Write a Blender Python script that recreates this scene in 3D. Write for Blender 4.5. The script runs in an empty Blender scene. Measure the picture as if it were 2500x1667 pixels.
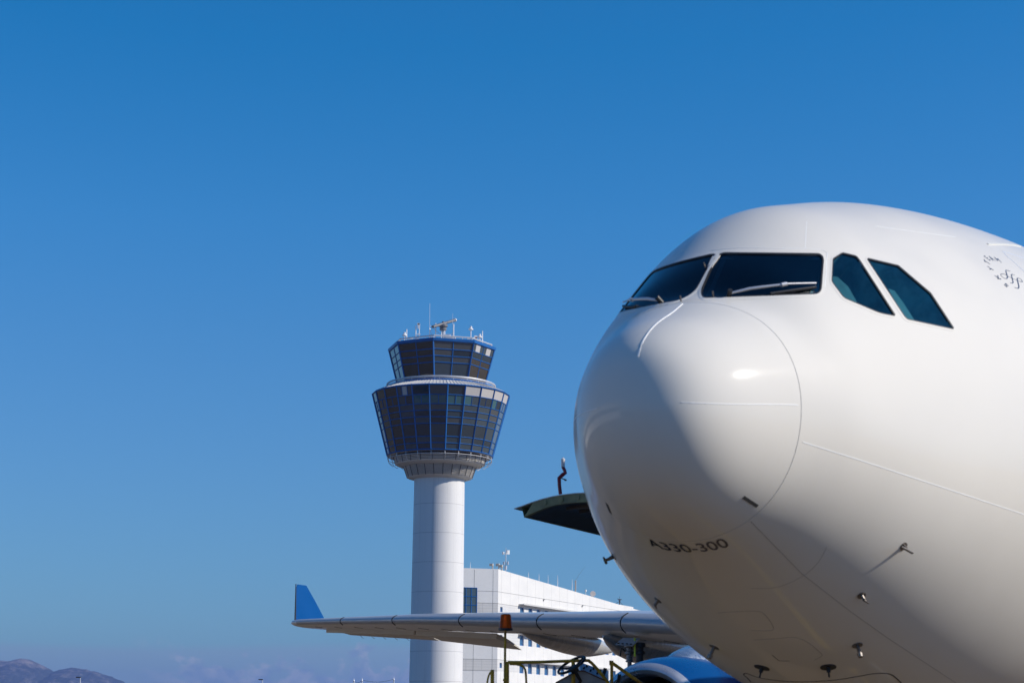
import bpy, bmesh, math, random
import numpy as np
from mathutils import Vector, Matrix
from mathutils.bvhtree import BVHTree
from mathutils.geometry import delaunay_2d_cdt
random.seed(7)
C = bpy.context.scene.collection
S = bpy.context.scene
rad = math.radians
# ------------------------------------------------------------------ camera
FPX, PITCH, ROLL = 4700.0, math.atan(967/4700.0), 0.0104
EYE = Vector((0, 0, 1.7))
cd = bpy.data.cameras.new('camera'); cam = bpy.data.objects.new('camera', cd); C.objects.link(cam); S.camera = cam
fw = Vector((0, math.cos(PITCH), math.sin(PITCH))); up0 = Vector((0, -math.sin(PITCH), math.cos(PITCH))); rt0 = Vector((1, 0, 0))
rt = rt0*math.cos(ROLL)+up0*math.sin(ROLL); up = -rt0*math.sin(ROLL)+up0*math.cos(ROLL)
M3 = Matrix((rt, up, -fw)).transposed()
cam.matrix_world = Matrix.Translation(EYE) @ M3.to_4x4()
cd.lens = FPX/2500*36; cd.sensor_width = 36; cd.clip_start = .1; cd.clip_end = 60000
cd.dof.use_dof = True; cd.dof.focus_distance = 130; cd.dof.aperture_fstop = 5.0
# ------------------------------------------------------------------ light
SUN_EL, SUN_AZ = rad(31.5), rad(100.5)   # azimuth from +Y clockwise
sdir = Vector((math.sin(SUN_AZ)*math.cos(SUN_EL), math.cos(SUN_AZ)*math.cos(SUN_EL), math.sin(SUN_EL)))
sl = bpy.data.lights.new('sun', 'SUN'); sl.energy = 5.0; sl.angle = rad(.53); sl.color = (1, .93, .825)
so = bpy.data.objects.new('sun', sl); C.objects.link(so); so.rotation_euler = sdir.to_track_quat('Z', 'Y').to_euler()
S.view_settings.view_transform = 'Standard'; S.view_settings.look = 'None'; S.view_settings.exposure = 0; S.view_settings.gamma = 1
S.cycles.max_bounces = 8; S.cycles.volume_bounces = 0; S.cycles.use_denoising = True
W = bpy.data.worlds.new('World'); S.world = W; W.use_nodes = True
nt = W.node_tree; N = nt.nodes; L = nt.links; N.clear()
def nd(N, t, **k):
    n = N.new(t)
    for a, b in k.items():
        if a.startswith('i_'):
            n.inputs[int(a[2:])].default_value = b
        else: setattr(n, a, b)
    return n
out = nd(N, 'ShaderNodeOutputWorld'); bg = nd(N, 'ShaderNodeBackground')
bg.inputs[1].default_value = 0.108
sky = nd(N, 'ShaderNodeTexSky', sky_type='NISHITA', sun_disc=False, sun_elevation=SUN_EL, sun_rotation=SUN_AZ,
         altitude=0, air_density=1.0, dust_density=0.1, ozone_density=4.0)
hsv = nd(N, 'ShaderNodeHueSaturation'); hsv.inputs['Saturation'].default_value = 1.22; hsv.inputs['Value'].default_value = 1.0; hsv.inputs['Hue'].default_value = .5
L.new(sky.outputs[0], hsv.inputs['Color'])
# low cumulus and a thin haze bank far over the horizon, laid out by direction
tc = nd(N, 'ShaderNodeTexCoord'); sp = nd(N, 'ShaderNodeSeparateXYZ'); L.new(tc.outputs['Generated'], sp.inputs[0])
def math_(op, a, b=None, c=None, N=N, L=L):
    n = N.new('ShaderNodeMath'); n.operation = op
    for i, v in enumerate((a, b, c)):
        if v is None: continue
        if isinstance(v, (int, float)): n.inputs[i].default_value = v
        else: L.new(v, n.inputs[i])
    return n.outputs[0]
def mapr(v, a, b, c=0, d=1, N=N, L=L, smooth=True):
    n = N.new('ShaderNodeMapRange'); n.interpolation_type = 'SMOOTHSTEP' if smooth else 'LINEAR'
    L.new(v, n.inputs[0]); n.inputs[1].default_value = a; n.inputs[2].default_value = b; n.inputs[3].default_value = c; n.inputs[4].default_value = d
    return n.outputs[0]
az = math_('ARCTAN2', sp.outputs[0], sp.outputs[1]); el = sp.outputs[2]
cv = nd(N, 'ShaderNodeCombineXYZ'); L.new(math_('MULTIPLY', az, 30), cv.inputs[0]); L.new(math_('MULTIPLY', el, 40), cv.inputs[1])
n1 = nd(N, 'ShaderNodeTexNoise'); n1.inputs['Scale'].default_value = 1.9; n1.inputs['Detail'].default_value = 7; n1.inputs['Roughness'].default_value = .5; L.new(cv.outputs[0], n1.inputs['Vector'])
n2 = nd(N, 'ShaderNodeTexNoise'); n2.inputs['Scale'].default_value = 3.2; n2.inputs['Detail'].default_value = 5; L.new(cv.outputs[0], n2.inputs['Vector'])
top = math_('ADD', math_('MULTIPLY', n1.outputs[0], .075), -.0005)
dh = math_('SUBTRACT', top, el); dens = mapr(dh, -.0015, .006)
azm = math_('MULTIPLY', mapr(az, -.20, -.15), mapr(az, -.02, .02, 1, 0))
dens = math_('MULTIPLY', math_('MULTIPLY', dens, azm), .7)
ccol = nd(N, 'ShaderNodeMix', data_type='RGBA'); L.new(math_('MULTIPLY', mapr(n2.outputs[0], .36, .62), mapr(dh, .022, .002, .25, 1)), ccol.inputs[0])
ccol.inputs[6].default_value = (2.2, 3.2, 4.7, 1); ccol.inputs[7].default_value = (4.9, 5.2, 5.8, 1)
mx = nd(N, 'ShaderNodeMix', data_type='RGBA'); L.new(dens, mx.inputs[0]); sc_ = nd(N, 'ShaderNodeSeparateColor'); L.new(hsv.outputs[0], sc_.inputs[0]); cc_ = nd(N, 'ShaderNodeCombineColor')
L.new(math_('MULTIPLY', math_('MAXIMUM', math_('SUBTRACT', sc_.outputs[0], .46), .08), mapr(el, .02, .22, .70, 1)), cc_.inputs[0]); L.new(math_('MULTIPLY', sc_.outputs[1], 1.0), cc_.inputs[1]); L.new(math_('MULTIPLY', sc_.outputs[2], mapr(el, 0, .22, 1.27, 1.2)), cc_.inputs[2])   # clear winter air
sv_ = nd(N, 'ShaderNodeVectorMath', operation='SCALE'); L.new(cc_.outputs[0], sv_.inputs[0]); L.new(mapr(el, -.02, .26, .63, 1, smooth=False), sv_.inputs[3]); hb = nd(N, 'ShaderNodeMix', data_type='RGBA'); L.new(mapr(math_('ADD', el, math_('MULTIPLY', math_('SINE', math_('MULTIPLY', az, 23)), .0015)), .0415, .0465, .42, 0), hb.inputs[0]); L.new(sv_.outputs[0], hb.inputs[6]); hb.inputs[7].default_value = (2.9, 3.6, 4.7, 1)
L.new(hb.outputs[2], mx.inputs[6]); L.new(ccol.outputs[2], mx.inputs[7])
L.new(mx.outputs[2], bg.inputs[0]); L.new(bg.outputs[0], out.inputs[0])

# ------------------------------------------------------------------ helpers
def ray(x, y):                      # sight line through a place noted on the 2500 px photograph
    a = x-1250; b = y-833.5
    d = rt*a - up*b + fw*FPX
    return EYE.copy(), d.normalized()
def wd(x, y, D):                    # world point on that line at forward distance D
    o, d = ray(x, y); return o+d*(D/d.y)
def mat(name, base, rough=.5, metal=0, coat=0, var=0, vscale=3, bump=0, bscale=20, ior=1.5, spec=None, dirt=None, coords='Object'):
    m = bpy.data.materials.new(name); m.use_nodes = True; N = m.node_tree.nodes; L = m.node_tree.links
    b = N['Principled BSDF']; b.inputs['Specular IOR Level'].default_value = .5 if spec is None else spec; b.inputs['Base Color'].default_value = (*base, 1); b.inputs['Roughness'].default_value = rough
    b.inputs['Metallic'].default_value = metal; b.inputs['Coat Weight'].default_value = coat; b.inputs['Coat Roughness'].default_value = .03; b.inputs['IOR'].default_value = ior
    t = N.new('ShaderNodeTexCoord')
    if var:
        n = N.new('ShaderNodeTexNoise'); n.inputs['Scale'].default_value = vscale; n.inputs['Detail'].default_value = 6; n.inputs['Roughness'].default_value = .6
        L.new(t.outputs[coords], n.inputs['Vector'])
        r = N.new('ShaderNodeMix'); r.data_type = 'RGBA'; L.new(mapr(n.outputs[0], .3, .7, N=N, L=L), r.inputs[0])
        r.inputs[6].default_value = (*[c*(1-var) for c in base], 1); r.inputs[7].default_value = (*[min(1, c*(1+var)) for c in base], 1)
        if dirt: r.inputs[6].default_value = (*dirt, 1)
        L.new(r.outputs[2], b.inputs['Base Color'])
        L.new(mapr(n.outputs[0], .3, .7, max(.02, rough*.8), min(1, rough*1.25), N=N, L=L), b.inputs['Roughness'])
    if bump:
        n = N.new('ShaderNodeTexNoise'); n.inputs['Scale'].default_value = bscale; n.inputs['Detail'].default_value = 3; L.new(t.outputs[coords], n.inputs['Vector'])
        bp = N.new('ShaderNodeBump'); bp.inputs['Strength'].default_value = bump; bp.inputs['Distance'].default_value = .05; L.new(n.outputs[0], bp.inputs['Height']); L.new(bp.outputs[0], b.inputs['Normal'])
    return m
class MB:
    def __init__(s): s.v = []; s.f = []; s.mi = []; s.sm = []
    def add(s, vs, fs, mi=0, smooth=False):
        o = len(s.v); s.v += [tuple(v) for v in vs]; s.f += [tuple(i+o for i in f) for f in fs]; s.mi += [mi]*len(fs); s.sm += [smooth]*len(fs)
    def box(s, c, d, R=None, mi=0, bev=0):
        c = Vector(c); h = Vector(d)/2; R = R or Matrix.Identity(3)
        if bev:
            b = min(bev, min(h)*.9); pts = []
            for ax in range(3):
                for sx in (-1, 1):
                    for sy in (-1, 1):
                        for sz in (-1, 1):
                            p = Vector((sx*(h.x-(0 if ax == 0 else b)), sy*(h.y-(0 if ax == 1 else b)), sz*(h.z-(0 if ax == 2 else b)))); pts.append(c+R@p)
            bm = bmesh.new(); [bm.verts.new(p) for p in pts]; bmesh.ops.convex_hull(bm, input=bm.verts)
            bm.verts.index_update(); s.add([v.co[:] for v in bm.verts], [[v.index for v in f.verts] for f in bm.faces], mi); bm.free(); return
        vs = [c+R@Vector((sx*h.x, sy*h.y, sz*h.z)) for sx in (-1, 1) for sy in (-1, 1) for sz in (-1, 1)]
        s.add(vs, [(0, 1, 3, 2), (4, 6, 7, 5), (0, 4, 5, 1), (2, 3, 7, 6), (0, 2, 6, 4), (1, 5, 7, 3)], mi)
    def tube(s, pts, r, n=10, mi=0, cap=True, closed=False):
        pts = [Vector(p) for p in pts]; rr = r if isinstance(r, (list, tuple)) else [r]*len(pts)
        m = len(pts); rings = []; u = None
        for i, p in enumerate(pts):
            a = pts[i-1] if (i or closed) else p; b = pts[(i+1) % m] if (i < m-1 or closed) else p
            t = (b-a).normalized()
            if u is None: u = t.cross(Vector((0, 0, 1)));  u = u if u.length > .1 else t.cross(Vector((1, 0, 0)))
            u = (u-t*u.dot(t)).normalized(); w = t.cross(u)
            rings.append([p+(u*math.cos(2*math.pi*k/n)+w*math.sin(2*math.pi*k/n))*rr[i] for k in range(n)])
        vs = [v for g in rings for v in g]; fs = []
        for i in range(m if closed else m-1):
            j = (i+1) % m
            for k in range(n): fs.append((i*n+k, i*n+(k+1) % n, j*n+(k+1) % n, j*n+k))
        s.add(vs, fs, mi, True)
        if cap and not closed: s.add(rings[0], [tuple(range(n))[::-1]], mi); s.add(rings[-1], [tuple(range(n))], mi)
    def loft(s, rings, mi=0, smooth=True, capa=False, capb=False, closed=True):
        n = len(rings[0]); vs = [v for g in rings for v in g]; fs = []
        for i in range(len(rings)-1):
            for k in range(n if closed else n-1): fs.append((i*n+k, i*n+(k+1) % n, (i+1)*n+(k+1) % n, (i+1)*n+k))
        s.add(vs, fs, mi, smooth)
        if capa: s.add(rings[0], [tuple(range(n))[::-1]], mi)
        if capb: s.add(rings[-1], [tuple(range(n))], mi)
    def rev(s, prof, o, ax=(0, 0, 1), n=48, mi=0, ph=0, smooth=True, capa=False, capb=False):  # prof (r, h)
        ax = Vector(ax).normalized(); u = ax.orthogonal().normalized() if abs(ax.z) < .99 else Vector((1, 0, 0)); w = ax.cross(u); o = Vector(o)
        s.loft([[o+ax*h+(u*math.cos(2*math.pi*k/n+ph)+w*math.sin(2*math.pi*k/n+ph))*r for k in range(n)] for r, h in prof], mi, smooth, capa, capb)
    def build(s, name, m, parent=None, fix=True, sharp=35):
        me = bpy.data.meshes.new(name); me.from_pydata(s.v, [], s.f)
        for i, k in enumerate(m if isinstance(m, (list, tuple)) else [m]): me.materials.append(k)
        me.polygons.foreach_set('material_index', s.mi); me.polygons.foreach_set('use_smooth', s.sm); me.update()
        if fix:
            bm = bmesh.new(); bm.from_mesh(me); bmesh.ops.remove_doubles(bm, verts=bm.verts, dist=1e-5); bmesh.ops.recalc_face_normals(bm, faces=bm.faces); bm.to_mesh(me); bm.free()
        if any(s.sm) and sharp: me.set_sharp_from_angle(angle=rad(sharp))
        o = bpy.data.objects.new(name, me); C.objects.link(o)
        if parent is not None: o.parent = parent
        return o
def tag(o, label=None, cat=None, group=None, kind=None):
    if label: o['label'] = label
    if cat: o['category'] = cat
    if group: o['group'] = group
    if kind: o['kind'] = kind
    return o
def empty(name, loc=(0, 0, 0), rz=0):
    o = bpy.data.objects.new(name, None); C.objects.link(o); o.location = loc; o.rotation_euler = (0, 0, rz); o.empty_display_size = .5; return o
def copy_tree(o, parent=None):
    c = o.copy(); C.objects.link(c); c.parent = parent
    for ch in list(o.children): copy_tree(ch, c)
    return c

# ------------------------------------------------------------------ ground, hills
def ground_mat():
    m = bpy.data.materials.new('apron and dry land'); m.use_nodes = True; N = m.node_tree.nodes; L = m.node_tree.links; b = N['Principled BSDF']
    t = N.new('ShaderNodeTexCoord'); mp = N.new('ShaderNodeMapping'); L.new(t.outputs['Object'], mp.inputs[0])
    n = N.new('ShaderNodeTexNoise'); n.inputs['Scale'].default_value = .35; n.inputs['Detail'].default_value = 8; L.new(mp.outputs[0], n.inputs[0])
    br = N.new('ShaderNodeTexBrick'); br.inputs['Scale'].default_value = 1; br.offset = 0; br.inputs['Brick Width'].default_value = 6; br.inputs['Row Height'].default_value = 6; br.inputs['Mortar Size'].default_value = .03
    br.inputs['Color1'].default_value = (.125, .087, .054, 1); br.inputs['Color2'].default_value = (.10, .071, .046, 1); br.inputs['Mortar'].default_value = (.03, .028, .025, 1); L.new(mp.outputs[0], br.inputs[0])
    a = N.new('ShaderNodeMix'); a.data_type = 'RGBA'; a.blend_type = 'MULTIPLY'; a.inputs[0].default_value = 1; L.new(br.outputs[0], a.inputs[6])
    r = N.new('ShaderNodeValToRGB'); r.color_ramp.elements[0].position = .3; r.color_ramp.elements[0].color = (.62, .62, .62, 1); r.color_ramp.elements[1].position = .7; r.color_ramp.elements[1].color = (1.15, 1.12, 1.1, 1); L.new(n.outputs[0], r.inputs[0]); L.new(r.outputs[0], a.inputs[7])
    n2 = N.new('ShaderNodeTexNoise'); n2.inputs['Scale'].default_value = .012; n2.inputs['Detail'].default_value = 6; L.new(mp.outputs[0], n2.inputs[0])
    r2 = N.new('ShaderNodeValToRGB'); r2.color_ramp.elements[0].position = .4; r2.color_ramp.elements[0].color = (.05, .055, .025, 1); r2.color_ramp.elements[1].position = .6; r2.color_ramp.elements[1].color = (.17, .13, .075, 1); L.new(n2.outputs[0], r2.inputs[0])
    ln = N.new('ShaderNodeVectorMath'); ln.operation = 'LENGTH'; L.new(t.outputs['Object'], ln.inputs[0])
    f = mapr(ln.outputs['Value'], 480, 520, N=N, L=L)
    c = N.new('ShaderNodeMix'); c.data_type = 'RGBA'; L.new(f, c.inputs[0]); L.new(a.outputs[2], c.inputs[6]); L.new(r2.outputs[0], c.inputs[7])
    L.new(c.outputs[2], b.inputs['Base Color']); b.inputs['Roughness'].default_value = .85
    return m
g = MB(); G = 14000
g.add([(-G, -G, 0), (G, -G, 0), (G, G, 0), (-G, G, 0)], [(0, 1, 2, 3)])
tag(g.build('ground', ground_mat(), fix=False), kind='structure')
def hills():
    pts = [(-700, 1640), (-400, 1625), (-150, 1630), (0, 1613), (25, 1612), (50, 1607), (65, 1607.5), (90, 1616), (110, 1627), (130, 1637), (150, 1633), (170, 1629), (195, 1630), (235, 1639), (270, 1650), (300, 1662), (330, 1680), (400, 1720), (480, 1800)]
    D = 9000
    P = [wd(x, y, D) for x, y in pts]; xs = np.array([p.x for p in P]); zs = np.array([p.z for p in P])
    gx = np.linspace(xs[0], xs[-1], 420); gz = np.interp(gx, xs, zs)
    m = MB(); rings = []
    nr = np.random.RandomState(3); rough = np.convolve(nr.randn(440), np.ones(4)/4, 'same')[:420]
    f1 = np.convolve(nr.randn(440), np.ones(18)/18, 'same')[:420]
    R = 60
    for j in range(R):
        v = j/(R-1)                     # 0 foot near, 1 crest, beyond falls back
        row = []
        fl = np.convolve(nr.randn(440), np.ones(10)/10, 'same')[:420]
        for i, x in enumerate(gx):
            h = gz[i]*(v**1.15) if v < .999 else gz[i]
            h += (18*fl[i]+5*rough[i])*math.sin(v*math.pi)*(gz[i]/300) + (2.2*rough[i] if v > .9 else 0)
            row.append((x+60*f1[i]*(1-v), D-1600*(1-v), max(h, -1)))
        rings.append(row)
    rings.append([(x, D+900, -1) for x in gx])
    m.loft(rings, closed=False)
    mm = bpy.data.materials.new('scrub and pale rock'); mm.use_nodes = True; N = mm.node_tree.nodes; L = mm.node_tree.links; b = N['Principled BSDF']
    t = N.new('ShaderNodeTexCoord'); n = N.new('ShaderNodeTexNoise'); n.inputs['Scale'].default_value = .009; n.inputs['Detail'].default_value = 12; n.inputs['Roughness'].default_value = .78; L.new(t.outputs['Object'], n.inputs[0])
    r = N.new('ShaderNodeValToRGB'); r.color_ramp.elements[0].position = .5; r.color_ramp.elements[0].color = (.03, .042, .05, 1); r.color_ramp.elements[1].position = .66; r.color_ramp.elements[1].color = (.27, .235, .215, 1)
    sz = N.new('ShaderNodeSeparateXYZ'); L.new(t.outputs['Object'], sz.inputs[0])
    L.new(math_('ADD', n.outputs[0], mapr(sz.outputs[2], 240, 400, 0, .16, N=N, L=L), N=N, L=L), r.inputs[0]); L.new(r.outputs[0], b.inputs['Base Color']); b.inputs['Roughness'].default_value = .95
    tag(m.build('hills', mm, sharp=0), kind='structure')
hills()

# ------------------------------------------------------------------ airliner: shape of the nose
HD = rad(26.692); AX, AY, AH = .9614, 14.8396, 4.9478
air = empty('airliner', (AX, AY, 0), -HD)
tag(air, 'large white wide-body airliner with blue engine and blue winglet, parked nose towards the viewer', 'airliner')
LM = Matrix.Translation((AX, AY, 0)) @ Matrix.Rotation(-HD, 4, 'Z'); LI = LM.inverted()
XK = np.array([0, .08, .25, .55, .85, 1.1, 1.35, 1.65, 2.0, 2.4, 2.9, 3.6, 4.6, 5.8, 7.5, 9.5]); SK = np.sqrt(XK)
KT = [-0.6593, -0.2833, -0.0886, 0.0938, 0.2344, 0.3611, 0.4853, 0.76, 1.045, 1.345, 1.6216, 1.8443, 2.1225, 2.3747, 2.6283, 2.7885]
KB = [-0.6593, -1.0093, -1.2505, -1.4645, -1.5883, -1.6665, -1.7409, -1.8407, -1.9688, -2.1198, -2.3021, -2.5336, -2.7885, -2.9904, -3.0871, -3.1104]
KW = [0.0, 0.3498, 0.5526, 0.7475, 0.8992, 1.0228, 1.1454, 1.2831, 1.418, 1.5702, 1.7569, 1.9991, 2.2991, 2.5701, 2.7871, 2.8621]
KC = [-0.6593, -0.6803, -0.6779, -0.6492, -0.6133, -0.5897, -0.5783, -0.586, -0.6154, -0.6413, -0.6353, -0.5682, -0.422, -0.257, -0.1081, -0.0113]
KE = [1.0251, 0.9758, 0.9448, 0.924, 0.9256, 0.9401, 0.9635, 0.9974, 1.0344, 1.0628, 1.0772, 1.0754, 1.0562, 1.0301, 1.0018, 0.9788]
KF = [1.0138, 0.9921, 0.9763, 0.962, 0.9563, 0.9567, 0.9604, 0.9669, 0.9754, 0.9849, 0.9957, 1.0058, 1.0121, 1.0086, 0.9994, 0.9877]
def nspline(xk, yk, x):
    xk = np.array(xk); yk = np.array(yk); n = len(xk); h = np.diff(xk); A = np.zeros((n, n)); b = np.zeros(n)
    A[0, 0] = 1; A[-1, -1] = 2*h[-1]; A[-1, -2] = h[-1]; b[-1] = -6*(yk[-1]-yk[-2])/h[-1]
    for i in range(1, n-1):
        A[i, i-1] = h[i-1]; A[i, i] = 2*(h[i-1]+h[i]); A[i, i+1] = h[i]; b[i] = 6*((yk[i+1]-yk[i])/h[i]-(yk[i]-yk[i-1])/h[i-1])
    m = np.linalg.solve(A, b); j = np.clip(np.searchsorted(xk, x)-1, 0, n-2); d = x-xk[j]; hh = h[j]
    return yk[j]+d*((yk[j+1]-yk[j])/hh-hh*(2*m[j]+m[j+1])/6)+d*d*m[j]/2+d**3*(m[j+1]-m[j])/(6*hh)
def ring(X, n=256):                   # cross-section at station X (metres aft of the nose tip)
    ph = np.arange(n)*2*np.pi/n; s = np.array([math.sqrt(max(0, min(X, 9.5)))]); T, B, Wd, Cc, E_, F_ = [nspline(SK, k, s)[0] for k in (KT, KB, KW, KC, KE, KF)]
    co, si = np.cos(ph), np.sin(ph); p = np.where(si > 0, E_, F_); a = 2*(.7071**(p-1)-1)
    Y = Wd*co*(1+a*si*si); Z = Cc+np.where(si > 0, T-Cc, Cc-B)*si*(1+a*co*co)
    if X > 44:                        # tail cone
        k = min(1, (X-44)/19.6); sh = max(.04, 1-k**1.6); Z = Z*sh+1.7*k**1.4*(1-.15*k); Y = Y*max(.03, 1-k**1.5)
    return [(float(y), X, float(z)+AH) for y, z in zip(Y, Z)]
XS = 1.07
sx = list((np.linspace(0, math.sqrt(3.2), 130))**2)
stations = sx+list(np.arange(3.3, 10, .12))+list(np.arange(10, 44, 2.0))+list(np.linspace(44.5, 63.6, 24))
fb = MB(); fb.loft([ring(x) for x in stations if x < 20]); 
BV = BVHTree.FromPolygons(fb.v, fb.f)
def hit(x, y, off=0.0):               # where a sight line meets the skin, in aircraft coordinates
    o, d = ray(x, y); o = LI @ o; d = (LI.to_3x3() @ d)
    p, n, i, t = BV.ray_cast(o, d)
    if p is None:
        p, n, i, t = BV.find_nearest(o+d*15.5)
    if n.dot(d) > 0: n = -n
    return p+n*off, n
def on_skin(x, y):
    o, d = ray(x, y); return BV.ray_cast(LI @ o, LI.to_3x3() @ d)[0] is not None
def near(p):
    q, n, i, t = BV.find_nearest(Vector(p))
    c = Vector((0, q.y, AH-.2));  n = n if n.dot(q-c) > 0 else -n
    return q, n
def surf(X, deg, off=0):
    r = ring(X, 720); p = Vector(r[int(round(deg*2)) % 720]); q, n = near(p); return q+n*off, n
# ---- materials
def paint_mat():
    m = mat('white aircraft paint', (.705, .668, .60), .55, coat=.5, var=.015, vscale=.8)
    N = m.node_tree.nodes; L = m.node_tree.links; b = N['Principled BSDF']; b.inputs['Coat Roughness'].default_value = .08; b.inputs['Coat IOR'].default_value = 1.45
    t = N.new('ShaderNodeTexCoord'); n = N.new('ShaderNodeTexNoise'); n.inputs['Scale'].default_value = 1.1; n.inputs['Detail'].default_value = 2; L.new(t.outputs['Object'], n.inputs[0])
    bp = N.new('ShaderNodeBump'); bp.inputs['Strength'].default_value = .05; bp.inputs['Distance'].default_value = .02; L.new(n.outputs[0], bp.inputs['Height']); L.new(bp.outputs[0], b.inputs['Coat Normal']); b.inputs['Specular IOR Level'].default_value = .12
    return m
PAINT = paint_mat()
GROOVE = mat('dark panel gap', (.05, .05, .05), .7)
SEAMW = mat('sealant line', (.86, .86, .84), .4)
SEAMG = mat('grey panel line', (.30, .28, .26), .6)
SEAMD = mat('dark door seal', (.02, .02, .02), .6)
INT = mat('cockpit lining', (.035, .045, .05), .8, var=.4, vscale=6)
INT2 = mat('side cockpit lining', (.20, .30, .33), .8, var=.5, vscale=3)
STEEL = mat('bare steel', (.20, .18, .165), .4, .8, var=.1)
BLK = mat('black rubber', (.012, .012, .013), .5)
NAVY = mat('navy lettering', (.006, .01, .035), .35, coat=.6)
LBLUE = mat('pale blue lettering', (.58, .64, .74), .4)
CREAM = mat('cream metal strip', (.78, .76, .68), .35)
SILV = mat('wiper silver', (.62, .62, .64), .35, .6)
def glass_mat(name, tint, ior=1.5, trans=.75, rough=.015):
    m = bpy.data.materials.new(name); m.use_nodes = True; N = m.node_tree.nodes; L = m.node_tree.links; N.clear()
    o = N.new('ShaderNodeOutputMaterial'); g = N.new('ShaderNodeBsdfGlossy'); g.inputs['Roughness'].default_value = rough
    t = N.new('ShaderNodeBsdfTransparent'); t.inputs[0].default_value = (*tint, 1); f = N.new('ShaderNodeFresnel'); f.inputs[0].default_value = ior
    x = N.new('ShaderNodeMixShader'); L.new(f.outputs[0], x.inputs[0]); L.new(t.outputs[0], x.inputs[1]); L.new(g.outputs[0], x.inputs[2]); L.new(x.outputs[0], o.inputs[0]); return m
WGLASS = glass_mat('cockpit glass', (.22, .42, .50))
SGLASS = glass_mat('tinted side glass', (.42, .80, .92))

# ---- radome and fuselage
r = MB(); r.loft([ring(x) for x in list((np.linspace(0, math.sqrt(XS-.001), 90))**2)])
r.build('radome', PAINT, air, sharp=60)
fu = MB(); fs = [XS+.004]+[x for x in stations if x > XS+.03]
fu.loft([ring(x) for x in fs], capa=True, capb=True)
fus = fu.build('fuselage', PAINT, air, sharp=60)
gp = MB(); ra = [Vector(v) for v in ring(XS-.03)]; ce = Vector((0, XS, AH-.62))
gp.loft([[c+(ce-c).normalized()*.02 for c in [Vector(v) for v in ring(XS-.02)]], [c+(ce-c).normalized()*.02 for c in [Vector(v) for v in ring(XS+.004)]]])
gp.build('radome_joint', SEAMG, air)
def rounded(poly, r, n=5):
    out = []; m = len(poly); rr = r if isinstance(r, (list, tuple)) else [r]*m
    for i in range(m):
        p = Vector(poly[i]); a = (Vector(poly[i-1])-p); b = (Vector(poly[(i+1) % m])-p)
        q = min(rr[i], a.length*.45, b.length*.45); A = p+a.normalized()*q; B = p+b.normalized()*q
        for k in range(n+1):
            t = k/n; out.append(tuple(A*(1-t)**2+p*2*t*(1-t)+B*t*t))
    return out
def dens_(poly, step=8):
    out = []
    for i in range(len(poly)):
        a = Vector(poly[i]); b = Vector(poly[(i+1) % len(poly)]); k = max(1, int((b-a).length/step))
        out += [tuple(a.lerp(b, j/k)) for j in range(k)]
    return out
def offset(poly, d):                 # d > 0 outwards, image space polygon
    P = [Vector(p) for p in poly]; A = sum(P[i-1].x*P[i].y-P[i].x*P[i-1].y for i in range(len(P))); s = 1 if A > 0 else -1; out = []
    for i in range(len(P)):
        t = (P[(i+1) % len(P)]-P[i-1]).normalized(); out.append(tuple(P[i]+Vector((t.y, -t.x))*d*s))
    return out
def flip(mb):
    q = MB(); q.v = [(-v[0], v[1], v[2]) for v in mb.v]; q.f = [tuple(f[::-1]) for f in mb.f]; q.mi = list(mb.mi); q.sm = list(mb.sm); return q
def patch(poly, off, step=10):
    xs = [p[0] for p in poly]; ys = [p[1] for p in poly]
    pts = [Vector(p) for p in poly]; nb = len(pts)
    def inside(x, y):
        c = False; j = nb-1
        for i in range(nb):
            if (pts[i].y > y) != (pts[j].y > y) and x < (pts[j].x-pts[i].x)*(y-pts[i].y)/(pts[j].y-pts[i].y)+pts[i].x: c = not c
            j = i
        return c
    x = min(xs)+step/2
    while x < max(xs):
        y = min(ys)+step/2
        while y < max(ys):
            if inside(x, y) and min((Vector((x, y))-p).length for p in pts[:nb]) > step*.45: pts.append(Vector((x, y)))
            y += step
        x += step
    vc, e, f, *_ = delaunay_2d_cdt(pts, [], [list(range(nb))], 1, 1e-4)
    P_ = [hit(v.x, v.y, off)[0] for v in vc]; m = MB(); fs_ = []
    for q in f:
        n_ = (P_[q[1]]-P_[q[0]]).cross(P_[q[2]]-P_[q[0]]); fs_.append(tuple(q) if n_.dot(hit(vc[q[0]].x, vc[q[0]].y)[1]) > 0 else tuple(q)[::-1])
    m.add(P_, fs_, 0, True); return m
def band(pa, pb, ha, hb):
    m = MB(); A = [hit(*p, ha)[0] for p in pa]; B = [hit(*p, hb)[0] for p in pb]
    A2 = [hit(*p, -.02)[0] for p in pa]; B2 = [hit(*p, -.004)[0] for p in pb]
    m.loft([A2, A, B, B2], smooth=False); return m
win = {
 'a': (rounded([(1752, 619.5), (2009, 622), (2002, 715), (1716, 725), (1714, 708)], [22, 16, 14, 10, 14]), WGLASS),
 'b': (rounded([(2057, 619), (2090, 627), (2097, 636), (2184, 770), (2148, 763), (2061, 726), (2032, 687), (2035, 633)], [3, 8, 8, 3, 12, 8, 5, 3]), SGLASS),
 'c': (rounded([(2118, 632.5), (2192, 650), (2271, 717), (2327, 802), (2215, 778), (2208, 770)], [3, 3, 3, 3, 8, 8]), SGLASS)}
cut = []
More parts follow.
